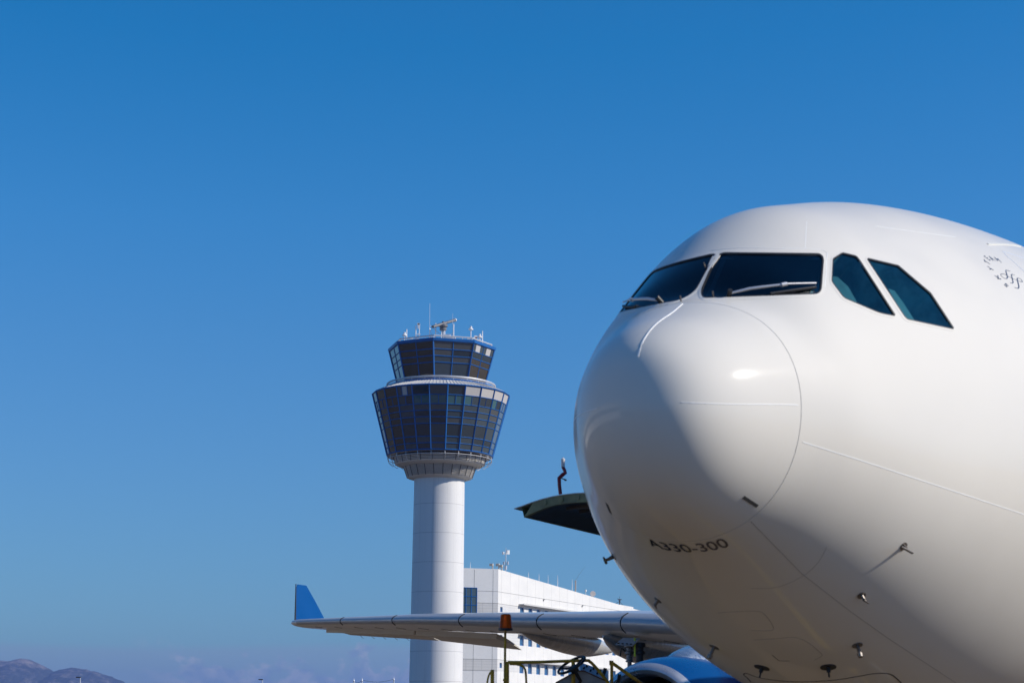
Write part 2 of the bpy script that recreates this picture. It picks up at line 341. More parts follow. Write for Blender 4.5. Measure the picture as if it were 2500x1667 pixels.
for k, (poly, gm) in win.items():
    poly = dens_(poly, 9)
    H_ = [hit(*p) for p in poly]; av = sum((n for p, n in H_), Vector()).normalized()
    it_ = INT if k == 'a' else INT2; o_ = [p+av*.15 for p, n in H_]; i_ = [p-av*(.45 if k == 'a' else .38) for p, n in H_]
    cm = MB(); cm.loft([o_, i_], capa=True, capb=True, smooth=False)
    gl = patch(poly, -.007, 9)
    seal = band(poly, offset(poly, 2.6 if k != 'a' else 3.4), .002, .002)
    fr = band(offset(poly, 2.6 if k != 'a' else 3.4), offset(poly, 7 if k != 'a' else 10), .0035, .0015)
    for side in (0, 1):
        fx = (lambda m: m) if side == 0 else flip
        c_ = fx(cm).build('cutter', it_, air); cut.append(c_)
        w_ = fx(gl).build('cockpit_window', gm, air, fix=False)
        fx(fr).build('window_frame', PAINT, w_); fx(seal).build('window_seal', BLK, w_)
        if k == 'a' and side == 0: w_['label'] = 'front cockpit pane with the silver wiper'
SHD = mat('pale cabin trim', (.12, .15, .145), .7, var=.25, vscale=9); TAN = mat('tan pane edge', (.42, .36, .28), .6)
wins_ = [o for o in air.children if o.name.startswith('cockpit_window')]
for wi, poly, off, m__, nm in ((2, [(2037, 652), (2058, 655), (2086, 680), (2112, 724), (2100, 742), (2062, 724), (2036, 690)], -.10, SHD, 'sun_blind'), (4, [(2184, 688), (2200, 694), (2222, 724), (2264, 789), (2250, 786), (2212, 738)], -.09, SHD, 'streak_sheet'),  # side sheets added behind the glass to make its lighter streaks
                              (0, [(1761, 624), (1772, 624), (1735, 716), (1722, 714)], -.03, SHD, 'pane_edge'), (0, [(1760, 623), (2003, 625), (2002, 629), (1759, 627)], -.02, TAN, 'pane_edge')):
    patch(poly, off, 12).build(nm, m__, wins_[wi], fix=False)
for c_ in cut:
    md = fus.modifiers.new('b', 'BOOLEAN'); md.operation = 'DIFFERENCE'; md.solver = 'EXACT'; md.object = c_; md.material_mode = 'TRANSFER'
bpy.context.view_layer.update()
dg = bpy.context.evaluated_depsgraph_get(); me = bpy.data.meshes.new_from_object(fus.evaluated_get(dg)); fus.modifiers.clear(); fus.data = me
me.polygons.foreach_set('use_smooth', [True]*len(me.polygons)); me.set_sharp_from_angle(angle=rad(40))
for c_ in cut: bpy.data.objects.remove(c_)
# ---- ribbons on the skin
def ribbon(pts, w, h, m, name, mirror=False, step=14, sub=0, sp=None, parent=None):   # pts photo pixels, w metres
    P = []
    for i in range(len(pts)-1):
        a = Vector(pts[i]); b = Vector(pts[i+1]); k = max(1, int((b-a).length/step)); P += [tuple(a.lerp(b, j/k)) for j in range(k)]
    P.append(pts[-1]); P = [p for p in P if on_skin(*p)]; Hs = [hit(*p) for p in P]
    return ribbon3([p for p, n in Hs], [n for p, n in Hs], w, h, m, name, mirror, parent)
def ribbon3(ps, ns, w, h, m, name, mirror=False, parent=None):
    mb = MB(); rings = []; ww = w if isinstance(w, list) else [w]*len(ps)
    for i, (p, n) in enumerate(zip(ps, ns)):
        t = (ps[min(i+1, len(ps)-1)]-ps[max(i-1, 0)]).normalized(); s = n.cross(t).normalized(); q = ww[min(i, len(ww)-1)]/2
        rings.append([p-s*q-n*.004, p-s*q*.8+n*h, p+s*q*.8+n*h, p+s*q-n*.004])
    mb.loft(rings, capa=True, capb=True, smooth=False)
    o = mb.build(name, m, parent or air)
    if mirror: flip(mb).build(name, m, parent or air)
    return o
def smooth_px(pts, n=6):
    P = [Vector(p) for p in pts]; out = []
    for i in range(len(P)-1):
        a = P[max(i-1, 0)]; b = P[i]; c = P[i+1]; d = P[min(i+2, len(P)-1)]
        for k in range(n):
            t = k/n; out.append(tuple(.5*((2*b)+(c-a)*t+(2*a-5*b+4*c-d)*t*t+(3*b-a-3*c+d)*t**3)))
    out.append(tuple(P[-1])); return out
# lightning strips on the radome
st = [surf(x, 90) for x in np.linspace(.075, 1.04, 24)]; ribbon3([p for p, n in st], [n for p, n in st], .013, .005, SEAMW, 'lightning_strip')
st = [surf(x, 0) for x in np.linspace(.085, 1.04, 24)]; ribbon3([p for p, n in st], [n for p, n in st], .008, .0025, SEAMW, 'lightning_strip', mirror=True)
ribbon([(1815, 1213), (1849, 1235)], .036, .004, GROOVE, 'vent_slot', mirror=True)
z8 = lambda L_: [(1550+x/2.4758, 1180+y/2.4758) for x, y in L_]
ribbon([(1960, 1079), (2100, 1123), (2300, 1189), (2520, 1262)], .010, .002, SEAMW, 'panel_line')
ribbon([(1970, 528), (1966, 606)], .005, .001, SEAMW, 'panel_line')
ribbon([(2137, 552), (2230, 565), (2333, 579)], .006, .001, SEAMW, 'panel_line')
ribbon(z8([(700, 228), (1010, 545), (1300, 770), (1525, 930), (1920, 1190), (2050, 1270)]), .005, .0015, SEAMG, 'panel_line')
ribbon(smooth_px(z8([(500, 780), (620, 772), (740, 770), (790, 795), (835, 862), (820, 886), (700, 886)])), .005, .0015, SEAMG, 'access_panel_outline')
ribbon(smooth_px(z8([(720, 943), (860, 935), (960, 928), (1040, 955), (1120, 1020), (1130, 1040), (1085, 1065)])), .005, .0015, SEAMG, 'access_panel_outline')
ribbon(smooth_px(z8([(1160, 385), (1100, 485), (1010, 560), (860, 625), (700, 632)])), .004, .001, SEAMG, 'panel_line')
ribbon(z8([(830, 1035), (872, 1070), (936, 1070)]), .008, .002, SEAMD, 'drain_slot')
ribbon(smooth_px(z8([(700, 1196), (685, 1178), (658, 1152), (680, 1146), (740, 1168), (850, 1187), (1000, 1196), (1200, 1186), (1350, 1163), (1450, 1146), (1530, 1147), (1575, 1170), (1640, 1235), (1720, 1320)])), .014, .003, SEAMD, 'gear_door_seal')
ribbon(smooth_px([(1735, 612), (1800, 606), (1900, 607), (2008, 611), (2018, 640), (2014, 700)]), .006, .002, SEAMW, 'panel_line')
# registration of the tape strip and emblem behind the cockpit
ez = lambda L_: [(2380+x/9.8, 570+y/9.8) for x, y in L_]
ribbon(ez([(305, 262), (500, 262), (750, 268), (950, 285), (1230, 348)]), .022, .010, CREAM, 'metal_strip')
emb = ribbon(ez([(1400, 655), (1176, 590), (900, 500), (665, 432), (780, 560), (950, 700), (1176, 905), (1350, 1080)]), .014, .002, LBLUE, 'airline_emblem')
for L_, wv in (([(840, 905), (745, 882), (750, 940), (768, 1000), (778, 1050), (752, 1082), (680, 1062), (628, 1010), (622, 978), (700, 972), (790, 1020)], [.006, .012, .018, .02, .018, .01, .006, .007, .01, .007, .004]),
               ([(955, 1000), (880, 982), (882, 1040), (898, 1100), (912, 1160), (895, 1190), (845, 1180)], [.005, .012, .018, .02, .018, .01, .005]),
               ([(1135, 1158), (1115, 1110), (1065, 1078), (1015, 1075), (1018, 1130), (1036, 1200), (1050, 1270), (1030, 1315), (945, 1293)], [.014, .008, .008, .012, .02, .022, .02, .012, .005]),
               ([(1135, 1160), (1080, 1150), (1020, 1125), (900, 1080), (790, 1020)], [.012, .007, .004, .004, .004])):
    pp = smooth_px(ez(L_), 4); ww = list(np.interp(np.linspace(0, 1, len(pp)), np.linspace(0, 1, len(wv)), wv))
    pp = [p for p in pp if on_skin(*p)]; ww = ww[:len(pp)]; Hs = [hit(*p) for p in pp]; ribbon3([p for p, n in Hs], [n for p, n in Hs], ww, .002, NAVY, 'emblem_stroke', parent=emb)
def glyph(ch, size, bold=0):
    c = bpy.data.curves.new('t', 'FONT'); c.body = ch; c.size = size; c.offset = bold; c.resolution_u = 6; c.align_x = 'CENTER'
    o = bpy.data.objects.new('t', c); C.objects.link(o); bpy.context.view_layer.update()
    d = bpy.context.evaluated_depsgraph_get(); m = bpy.data.meshes.new_from_object(o.evaluated_get(d))
    v = [tuple(q.co) for q in m.vertices]; f = [tuple(p.vertices) for p in m.polygons]; bpy.data.objects.remove(o); bpy.data.meshes.remove(m); return v, f
# small letters set around the emblem's ring
ctr, cn = hit(2476, 684)
for ch, x, y in (('S', 2456.5, 696.5), ('K', 2436, 677), ('Y', 2420, 657), ('T', 2410.6, 641), ('E', 2410.6, 631), ('A', 2421, 631.5), ('M', 2436, 635)):
    p, n = hit(x, y); upv = (p-ctr); upv = (upv-n*upv.dot(n)).normalized(); rv = upv.cross(n)
    v, f = glyph(ch, .11); mb = MB(); vs = []
    for q in v:
        a, b_ = near(p+rv*q[0]*1.0+upv*(q[1]-.035)); vs.append(a+b_*.003)
    mb.add(vs, f); mb.build('letter', NAVY, emb, fix=False)
# type name under the radome, wrapped round the keel
def subdiv_text(ch, size):
    v, f = glyph(ch, size, .012); me_ = bpy.data.meshes.new('x'); me_.from_pydata(v, [], f); bm = bmesh.new(); bm.from_mesh(me_); bmesh.ops.triangulate(bm, faces=bm.faces)
    bm.verts.index_update(); r_ = ([tuple(q.co) for q in bm.verts], [tuple(q.index for q in p.verts) for p in bm.faces]); bm.free(); return r_
def keel_arc(X):                       # arc-length table at station X measured from the keel
    rg = [Vector(p) for p in ring(X, 720)]; i0 = 540; s = 0; tab = [(0, rg[i0])]
    a = []; b_ = []
    for k in range(1, 260): a.append((rg[(i0+k) % 720]-rg[(i0+k-1) % 720]).length)
    return rg, i0
pl_, _ = hit(1597, 1334); pr_, _ = hit(1784, 1320)
print('TEXT ends', tuple(pl_), tuple(pr_))
v, f = subdiv_text('A330-300', 1.0); x0 = min(q[0] for q in v); x1 = max(q[0] for q in v); y1 = max(q[1] for q in v)
p_top = hit(1690, 1326)[0]; mb = MB(); vs = []
XT0 = XS+.05; HT = .165; 
def arcpt(X, s):
    Y = s; rg = ring(min(X, 9), 720); tot = 0; i = 540; d_ = 1 if s > 0 else -1; prev = Vector(rg[540])
    while tot < abs(s):
        i += d_; q = Vector(rg[i % 720]); L_ = (q-prev).length
        if tot+L_ >= abs(s): return prev.lerp(q, (abs(s)-tot)/L_)
        tot += L_; prev = q
    return prev
SA, SB = -.40, .31
for q in v:
    s = SA+(q[0]-x0)/(x1-x0)*(SB-SA); X = XT0+HT*(1-q[1]/y1)
    a, b_ = near(arcpt(X, s)); vs.append(a+b_*.003)
mb.add(vs, f); mb.build('lettering', NAVY, air, fix=False)['label'] = 'navy lettering A330-300 under the nose'
# ---- probes
def probe(px, kind, mirror=False, fwd=.15, hgt=.09):
    p, n = hit(*px); mb = MB(); a = Vector((0, -1, 0)); a = (a-n*a.dot(n)).normalized(); s = a.cross(n)
    if kind == 'pitot':
        mb.tube([p-n*.01, p+n*.005], .04, 14); mb.tube([p, p+n*hgt*.6+a*.02, p+n*hgt+a*.05], [.022, .016, .013]); mb.tube([p+n*hgt-a*.03, p+n*hgt+a*fwd*.6, p+n*hgt+a*fwd], [.014, .012, .007])
    elif kind == 'disc':
        mb.tube([p-n*.01, p+n*.008], .075, 20); mb.tube([p, p+n*.05], .02); mb.tube([p+n*.045, p+n*.10], .009)
    elif kind == 'knob':
        mb.tube([p-n*.01, p+n*.006], .05, 16); mb.tube([p, p+n*.10], .016); mb.tube([p+n*.085, p+n*.12], [.028, .022])
    elif kind == 'pin':
        mb.tube([p, p+n*.05], .008, 8)
    elif kind == 'vane':
        mb.tube([p-n*.01, p+n*.01], .04, 14); mb.tube([p, p+n*.06-a*.02], [.018, .012])
        mb.tube([p+n*.05, p+n*.055-a*.10], [.014, .004])
    mt = {'disc': BLK}.get(kind, STEEL)
    mb.build('sensor_probe', mt, air)
    if mirror: flip(mb).build('sensor_probe', mt, air)
probe((2206, 1333), 'pitot', True); probe((2103, 1452), 'vane', True); probe((2093, 1574), 'knob', True); probe((2022, 1627), 'disc', True)
probe((1722, 653), 'pin'); probe((1663, 736), 'pin'); probe((1741, 724), 'pin')
# ---- wipers
def wiper():
    mb = MB(); bl = MB()
    q = lambda x, y, h: hit(x, y, h)[0]
    mb.tube([q(1783, 724, .03), q(1830, 716, .045), q(1860, 711.5, .045), q(1910, 704, .04)], [.010, .014, .013, .011], 8); mb.tube([q(1905, 705.5, .04), q(1918, 702.5, .04)], .019, 8)
    mb.tube([q(1915, 703.5, .045), q(1988, 699, .035)], .008, 8)
    bl.tube([q(1880, 720, .012), q(1940, 711, .012), q(1990, 704, .012)], .013, 6); pv = MB(); pv.tube([q(1779, 722, -.01), q(1783, 724, .06)], .022, 10)
    for k, fx in ((0, lambda m: m), (1, flip)):
        w_ = fx(mb).build('wiper', SILV, air); fx(bl).build('wiper_blade', BLK, w_); fx(pv).build('wiper_pivot', BLK, w_)
wiper()

# ---- wings
LEX = lambda Y: 39.75-(29-Y)*.62
TEX = lambda Y: (np.interp(Y, [2.4, 9.4, 29.2], [34.6, 35.3, 42.27]))
LEZ = lambda Y: float(np.interp(Y, [2.4, 9.4, 11.6, 13.1, 16.35, 19.5, 22, 25.6, 29.1], [3.75, 4.2, 4.35, 4.48, 4.68, 4.88, 5.03, 5.19, 5.33]))
TC = lambda Y: float(np.interp(Y, [2.4, 9.4, 16, 29.1], [.135, .115, .108, .105]))
def airfoil(n=36):
    b = np.linspace(0, math.pi, n); x = (1-np.cos(b))/2
    yt = 5*(.2969*np.sqrt(x)-.126*x-.3516*x**2+.2843*x**3-.1015*x**4); return x, yt
AFX, AFT = airfoil()
def wsec(Y, x0=0, x1=1, grow=0, xl=None):
    c = TEX(Y)-LEX(Y); tc = TC(Y); X = LEX(Y); Z = LEZ(Y); pts = []
    idx = [i for i in range(len(AFX)) if x0 <= AFX[i] <= x1]
    drop = -.13
    cam = lambda x: .018*c*math.sin(math.pi*min(1, x))-.0
    up_ = [(X+AFX[i]*c-(grow*.7 if AFX[i] < .004 else 0), Z+drop*AFX[i]+cam(AFX[i])+AFT[i]*tc*c*.95+grow) for i in idx]
    lo_ = [(X+AFX[i]*c, Z+drop*AFX[i]+cam(AFX[i])-AFT[i]*tc*c*1.05-grow) for i in idx if xl is None or AFX[i] <= xl]
    if x0 == 0: return [(-Y, a, b) for a, b in reversed(up_)]+[(-Y, a, b) for a, b in lo_[1:]]
    return [(-Y, a, b) for a, b in reversed(up_)]+[(-Y, a, b) for a, b in lo_]
WPAINT = mat('wing grey paint', (.52, .525, .54), .35, coat=.5, var=.05, vscale=.7)
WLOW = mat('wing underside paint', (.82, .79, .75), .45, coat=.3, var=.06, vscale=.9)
SLAT = mat('polished slat metal', (.40, .395, .40), .36, .12, var=.04, vscale=1.2)
AIL = mat('aileron grey', (.60, .57, .53), .5, var=.06, vscale=1)
FAIR = mat('fairing grey gloss', (.50, .50, .50), .25, coat=.8, var=.03)
BLUE = mat('airline blue paint', (.001, .048, .19), .3, coat=.3, var=.04, vscale=.6, spec=.15)
BLUEW = mat('winglet blue paint', (.0005, .062, .22), .5, coat=.0, var=.04, vscale=.6, spec=.08)
wb = MB(); ys = list(np.linspace(2.2, 28.9, 44))
rings = [wsec(Y) for Y in ys]
wb.loft(rings, capa=True)
tip = wsec(28.9)
# rounded tip
cx = np.mean([p[1] for p in tip]); cz = np.mean([p[2] for p in tip]); tr = []
for k in range(0, 6):
    a = k/5*math.pi/2; s = math.cos(a); tr.append([(-28.9-.28*math.sin(a), (p[1]-cx)*(.55+.45*s)+cx+.12*(1-s), (p[2]-cz)*max(s, .02)+cz) for p in tip])
wb.loft(tr, capb=True)
wing = wb.build('wing', [WPAINT, WLOW], air, sharp=50)
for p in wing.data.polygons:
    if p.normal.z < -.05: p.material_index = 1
cutsY = [28.75, 26.0, 23.1, 19.75, 16.3, 13.05, 9.9, 3.2]
for a, b in zip(cutsY[:-1], cutsY[1:]):
    sb = MB(); sb.loft([wsec(Y, 0, .085, .006, .035) for Y in np.linspace(a-.035, b+.035, 8)], closed=False); sb.build('slat', SLAT, wing)
for Y in cutsY[1:-1]:
    sec = wsec(Y, 0, .09, .002, .05); j_ = MB(); j_.tube(sec, .02, 5); j_.build('slat_joint', SEAMD, wing)
# short dark drain marks along the lower surface
for Y in np.arange(4.2, 28, 1.13):
    s0 = wsec(Y, 0, .3); lo = [Vector(p) for p in s0][-3:]; p = Vector(wsec(Y, 0, .16)[-1]); q = Vector(wsec(Y-.12, 0, .27)[-1]); mb = MB(); mb.tube([p+Vector((0, 0, -.002)), q+Vector((0, 0, -.002))], .011, 5); mb.build('panel_gap', SEAMD, wing)
def aileron(hinge, trail, curved=0):
    mb = MB(); n = 14; rg = []
    for k in range(n+1):
        t = k/n; h = Vector(hinge[0]).lerp(Vector(hinge[1]), t); e = Vector(trail[0]).lerp(Vector(trail[1]), t); prof = []
        for j in range(9):
            u = j/8; c = h.lerp(e, u)+Vector((0, 0, .05*math.sin(math.pi*u))); prof.append(c+Vector((0, 0, .10*(1-u)+.006)))
        for j in range(8, -1, -1):
            u = j/8; c = h.lerp(e, u)+Vector((0, 0, .05*math.sin(math.pi*u))); prof.append(c-Vector((0, 0, .05*(1-u)+.006)))
        rg.append([tuple(p) for p in prof])
    mb.loft(rg, capa=True, capb=True); return mb.build('aileron', AIL, wing)
aileron([(-28.45, 41.0, 5.10), (-24.3, 39.55, 4.90)], [(-28.05, 41.9, 5.01), (-23.85, 40.4, 4.70)])
aileron([(-24.2, 39.5, 4.88), (-20.75, 38.3, 4.66)], [(-23.75, 40.35, 4.69), (-20.3, 39.1, 4.31)])
for i in range(5):
    Y = -27.6+i*.55; mb = MB(); X = 41.75-(i*.55)*.357; mb.tube([(Y, X, 4.98-i*.035), (Y-.03, X+.28, 4.90-i*.035)], .007, 5); mb.build('static_wick', BLK, wing)
# winglet
wl = MB(); rg = []
for k in range(11):
    t = k/10; y = -29.0-.62*t; z = 5.36+1.30*t; xa = 39.98+(.93*t); xb = 41.95-(.30+.12*t)*t; rr = .075*(1-.5*t); pts = []
    if k == 10: xa += .04
    for j in range(16):
        u = j/15; w_ = rr*5*(.2969*math.sqrt(u)-.126*u-.3516*u*u+.2843*u**3-.1015*u**4)/1.2; pts.append((y-w_, xa+(xb-xa)*u, z))
    for j in range(14, 0, -1):
        u = j/15; w_ = rr*5*(.2969*math.sqrt(u)-.126*u-.3516*u*u+.2843*u**3-.1015*u**4)/1.2; pts.append((y+w_, xa+(xb-xa)*u, z))
    rg.append(pts)
wl.loft(rg, capb=True); wlo = wl.build('winglet', BLUEW, wing, sharp=60)
le = MB(); le.tube([(-29.0-.62*t, 39.955+.93*t, 5.36+1.30*t) for t in np.linspace(0, 1, 8)], [.028-.012*t for t in np.linspace(0, 1, 8)], 8); le.build('leading_edge_strip', BLK, wlo)
# flap track fairings
def canoe(Y, prof, hw):
    mb = MB(); rg = []
    for X, zt, zb, w_ in prof:
        pts = []
        for j in range(24):
            a = 2*math.pi*j/24; c = math.cos(a); s = math.sin(a); zc = zt if s > 0 else zb
            pts.append((Y+w_*hw*c, X, (zt+(zb-zt)*.25)+(abs(s)**.9)*(.25*(zt-zb) if s > 0 else -.75*(zt-zb))))
        rg.append(pts)
    mb.loft(rg, capa=True, capb=True); return mb.build('flap_track_fairing', FAIR, wing)
canoe(-17.5, [(33.3, 4.56, 4.50, .05), (33.9, 4.62, 4.36, .35), (34.9, 4.68, 4.17, .7), (36.3, 4.66, 4.05, .95), (37.2, 4.63, 4.00, 1), (37.9, 4.60, 4.03, .9), (38.6, 4.5, 4.10, .6), (39.4, 4.4, 4.2, .2), (39.7, 4.33, 4.27, .03)], .42)
canoe(-13.8, [(30.5, 4.22, 4.16, .05), (31.0, 4.30, 3.95, .4), (31.6, 4.36, 3.76, .7), (32.6, 4.42, 3.62, .95), (34.2, 4.42, 3.55, 1), (35.6, 4.40, 3.62, .95), (36.8, 4.32, 3.8, .7), (38.0, 4.2, 4.0, .25), (38.3, 4.13, 4.06, .03)], .5)
canoe(-7.2, [(28.5, 3.8, 3.7, .05), (30, 3.9, 3.4, .6), (32.5, 3.9, 3.2, 1), (35, 3.8, 3.25, .9), (37, 3.65, 3.5, .2)], .5)
# refuelling panel door hanging under the leading edge
rp = MB(); 
def locX(x, y, X):
    o, d = ray(x, y); o = LI @ o; d = LI.to_3x3() @ d; return o+d*((X-o.y)/d.y)
A = [locX(1520.8, 1556.5, 30.35), locX(1563, 1558, 30.2), locX(1544, 1576, 29.95), locX(1502.4, 1573, 30.1)]
n_ = (A[1]-A[0]).cross(A[3]-A[0]).normalized()*.012
rp.add([a+n_ for a in A]+[a-n_ for a in A], [(0, 1, 2, 3), (7, 6, 5, 4), (0, 4, 5, 1), (1, 5, 6, 2), (2, 6, 7, 3), (3, 7, 4, 0)])
rpo = rp.build('refuelling_panel', mat('bare alloy sheet', (.45, .48, .52), .4, .5), wing)
for t in (.15, .4, .65, .9):
    c = A[3].lerp(A[2], t)+(A[0]-A[3])*.1; lb = MB(); lb.box(c-n_*2.5, (.05, .03, .03)); lb.build('latch', BLK, rpo)
# port wing: mirror of the starboard one
def mirror_tree(o, parent):
    c = o.copy(); c.data = o.data.copy(); C.objects.link(c); c.parent = parent
    if o is wing or True:
        for v_ in c.data.vertices: v_.co.x = -v_.co.x
        c.data.flip_normals()
    for ch in list(o.children): mirror_tree(ch, c)
    return c
mirror_tree(wing, air)
# ---- engines
LIP = mat('inlet lip metal', (.60, .59, .60), .3, .75, var=.05, vscale=2)
FAN = mat('fan titanium', (.10, .10, .11), .35, .9)
DUCT = mat('inlet duct', (.16, .16, .17), .45, var=.1)
EX, EY, EZ = 22.58, -9.37, 1.98
def engine(sx):
    Y = EY*sx; e = MB(); o = (Y, EX, EZ); ax = (0, 1, 0)
    e.rev([(1.235, .19), (1.31, .5), (1.375, .95), (1.425, 1.5), (1.45, 2.1), (1.43, 2.8), (1.35, 3.5), (1.22, 4.2), (1.16, 4.5), (1.13, 4.5), (1.16, 4.1)], o, ax, 96)
    c = e.build('engine', BLUE, air, sharp=50)
    l = MB(); l.rev([(1.237, .195), (1.215, .14), (1.185, .07), (1.14, .02), (1.09, 0), (1.04, .03), (1.0, .10), (.98, .22), (.975, .34)], o, ax, 96); l.build('inlet_lip', LIP, c)
    d = MB(); d.rev([(.975, .34), (.99, .7), (1.03, 1.2), (1.05, 1.5), (1.05, 1.7)], o, ax, 96); d.build('inlet_duct', DUCT, c)
    fn = MB()
    for k in range(34):
        a = 2*math.pi*k/34; rr = []
        for r_, tw, ch in ((.33, .35, .16), (.6, .7, .2), (.85, .95, .22), (1.04, 1.1, .24)):
            for s_ in (-1, 1):
                rr.append(Vector((Y, EX+1.45, EZ))+Vector((math.cos(a+s_*ch*math.sin(tw)/2/r_)*r_, s_*ch*math.cos(tw)/2, math.sin(a+s_*ch*math.sin(tw)/2/r_)*r_)))
        fn.add(rr, [(0, 1, 3, 2), (2, 3, 5, 4), (4, 5, 7, 6)], 0, True)
    fn.rev([(1.05, 1.68), (.02, 1.70)], o, ax, 32)
    fn.build('fan', FAN, c, fix=False)
    sp_ = MB(); sp_.rev([(.001, .85), (.1, .9), (.2, 1.02), (.29, 1.2), (.34, 1.42), (.34, 1.6)], o, ax, 40); sp_.build('spinner', BLK, c)
    z = MB(); z.rev([(.86, 4.2), (.82, 4.8), (.66, 5.5), (.55, 5.9), (.5, 5.9), (.4, 5.5), (.30, 5.8), (.02, 6.5)], o, ax, 48); z.build('exhaust_nozzle', STEEL, c)
    py = MB(); rg = []
    for X, zt, w_ in ((25.6, 3.2, .05), (26.2, 3.42, .2), (27.5, 3.75, .26), (29, 4.1, .28), (31, 4.2, .26), (33, 4.1, .1)):
        zb = 3.0 if X < 27.5 else 2.9+(X-27.5)*.12
        rg.append([(Y-w_, X, zb), (Y-w_, X, zt-.08), (Y-w_*.5, X, zt), (Y+w_*.5, X, zt), (Y+w_, X, zt-.08), (Y+w_, X, zb)])
    py.loft(rg, capa=True, capb=True); py.build('pylon', PAINT, c, sharp=50)
    # ribbed bare-metal duct fairing over the cowl
    rb = MB(); pr = []; Xs = np.linspace(0, 3.4, 60)
    for s_ in Xs:
        rr = .50*(max(0, s_)/1.3)**.5*(1.25-.25*s_/1.3) if s_ < 1.3 else .50; rr = max(rr, .015)
        for q in (1.25, 1.75, 2.1, 2.7): rr += .018*math.exp(-((s_-q)/.035)**2)
        pr.append((rr, s_))
    rb.rev(pr, (Y+.05*sx, EX+1.15, EZ+1.12), (0, 1, .035), 40, capb=True); rb.build('ribbed_fairing', RIB, c, sharp=60)
RIB = mat('ribbed bare metal', (.62, .61, .60), .28, .9, var=.12, vscale=6)
engine(1); engine(-1)
# ---- open forward hold door on the starboard side
cdm = MB(); DG = mat('door edge primer', (.25, .235, .12), .6, var=.25, vscale=5); DI = mat('door inner liner', (.05, .042, .035), .45, var=.5, vscale=2, coat=.2)
out_ = [(-5.545, 4.673), (-5.44, 4.70), (-5.275, 4.748), (-5.12, 4.785), (-4.977, 4.81), (-4.83, 4.825), (-4.681, 4.834), (-4.506, 4.836), (-4.1, 4.82), (-3.6, 4.76), (-3.1, 4.66), (-2.86, 4.60)]
inn_ = [(-5.44, 4.545), (-5.40, 4.552), (-5.26, 4.605), (-5.095, 4.659), (-4.95, 4.69), (-4.799, 4.705), (-4.65, 4.71), (-4.505, 4.708), (-4.1, 4.69), (-3.6, 4.63), (-3.1, 4.53), (-2.86, 4.47)]
XA, XB = 9.0, 11.7
sk = MB()
sk.loft([[(y, X, z) for y, z in out_]+[(y, X, z-.012) for y, z in reversed(out_)] for X in np.linspace(XA, XB, 6)], capa=True, capb=True)
cdo = sk.build('cargo_door', PAINT, air, sharp=40)
ed = MB(); ed.loft([[(y+.0, X, z-.014) for y, z in out_[2:]]+[(y, X, z) for y, z in reversed(inn_[1:])] for X in (XA+.01, XA+.09)], capa=True, capb=True, smooth=False)
ed.loft([[(y, X, z-.014) for y, z in out_[2:]]+[(y, X, z) for y, z in reversed(inn_[1:])] for X in (XB-.09, XB-.01)], capa=True, capb=True, smooth=False)
ed.add([(-5.44, XA+.01, 4.69), (-5.44, XB-.01, 4.69), (-5.40, XB-.01, 4.545), (-5.40, XA+.01, 4.545)], [(0, 1, 2, 3)])
for k in range(5):
    t = k/4; ed.tube([(-5.1+t*.95, XA+.008, 4.73+.05*math.sin(t*2.4)), (-5.1+t*.95, XA-.006, 4.73+.05*math.sin(t*2.4))], .035, 14)
ed.build('door_frame', DG, cdo, sharp=30)
ln_ = MB(); ln_.loft([[(y, X, z+.008) for y, z in inn_[1:]] for X in (XA+.02, XB-.02)], closed=False)
for k in range(6):
    X = XA+.35+k*.4; ln_.loft([[(y, X+dx, z+dz) for y, z in inn_[4:]] for dx, dz in ((0, .008), (.01, -.03), (.06, -.03), (.07, .008))], closed=False, smooth=False)
ln_.build('door_liner', DI, cdo)
# doorway: black sheet over the skin stands in for the unlit hold
dw = MB(); rgA = []
for X in (XA, XB):
    rgA.append([Vector(near((-3.2, X, z))[0])+Vector((-.012, 0, 0)) for z in np.linspace(2.75, 4.45, 10)])
dw.loft(rgA, closed=False); dw.build('cargo_doorway', mat('painted hold darkness', (.02, .02, .02), .8), air)
for X in (XA+.25, XB-.25):
    st_ = MB(); st_.tube([(-2.75, X, 3.6), (-4.3, X, 4.68)], .03); st_.build('door_actuator', STEEL, cdo)
# ---- tail and gear
tl = MB(); rg = []
for k in range(9):
    t = k/8; xa = 53+7.5*t; ch = 8.2-5.2*t; z = AH+2.3+8.6*t; rg.append([(s*.42*(1-.6*t)*math.sin(math.pi*min(1, (u*1.02)))**.7, xa+u*ch, z) for s, u in [(1, j/10) for j in range(11)]+[(-1, j/10) for j in range(9, 0, -1)]])
tl.loft(rg, capb=True); tl.build('tail_fin', BLUE, air, sharp=60)
for s in (-1, 1):
    hz = MB(); rg = []
    for k in range(7):
        t = k/6; xa = 55.5+5.6*t; ch = 5-3.0*t; y = s*(.8+8.8*t); rg.append([(y, xa+u*ch, AH+1.3+.9*t+q*.28*(1-.6*t)*math.sin(math.pi*u)**.7) for q, u in [(1, j/10) for j in range(11)]+[(-1, j/10) for j in range(9, 0, -1)]])
    hz.loft(rg, capb=True); hz.build('tailplane', WPAINT, air, sharp=60)
TYRE = mat('tyre rubber', (.02, .02, .02), .85, var=.2); RIM = mat('wheel rim', (.5, .5, .5), .4, .4); LEG = mat('gear leg paint', (.6, .6, .6), .35)
def wheel(o, ax, r, w, parent):
    a = Vector(ax); t = MB(); t.rev([(r*.55, -w/2), (r*.85, -w/2), (r*.97, -w*.36), (r, -w*.15), (r, w*.15), (r*.97, w*.36), (r*.85, w/2), (r*.55, w/2)], o, ax, 36); t_ = t.build('wheel', TYRE, parent)
    m_ = MB(); m_.rev([(.04, -w*.3), (r*.3, -w*.34), (r*.55, -w*.5), (r*.55, w*.5), (r*.3, w*.34), (.04, w*.3)], o, ax, 28, capa=True, capb=True); m_.build('rim', RIM, t_)
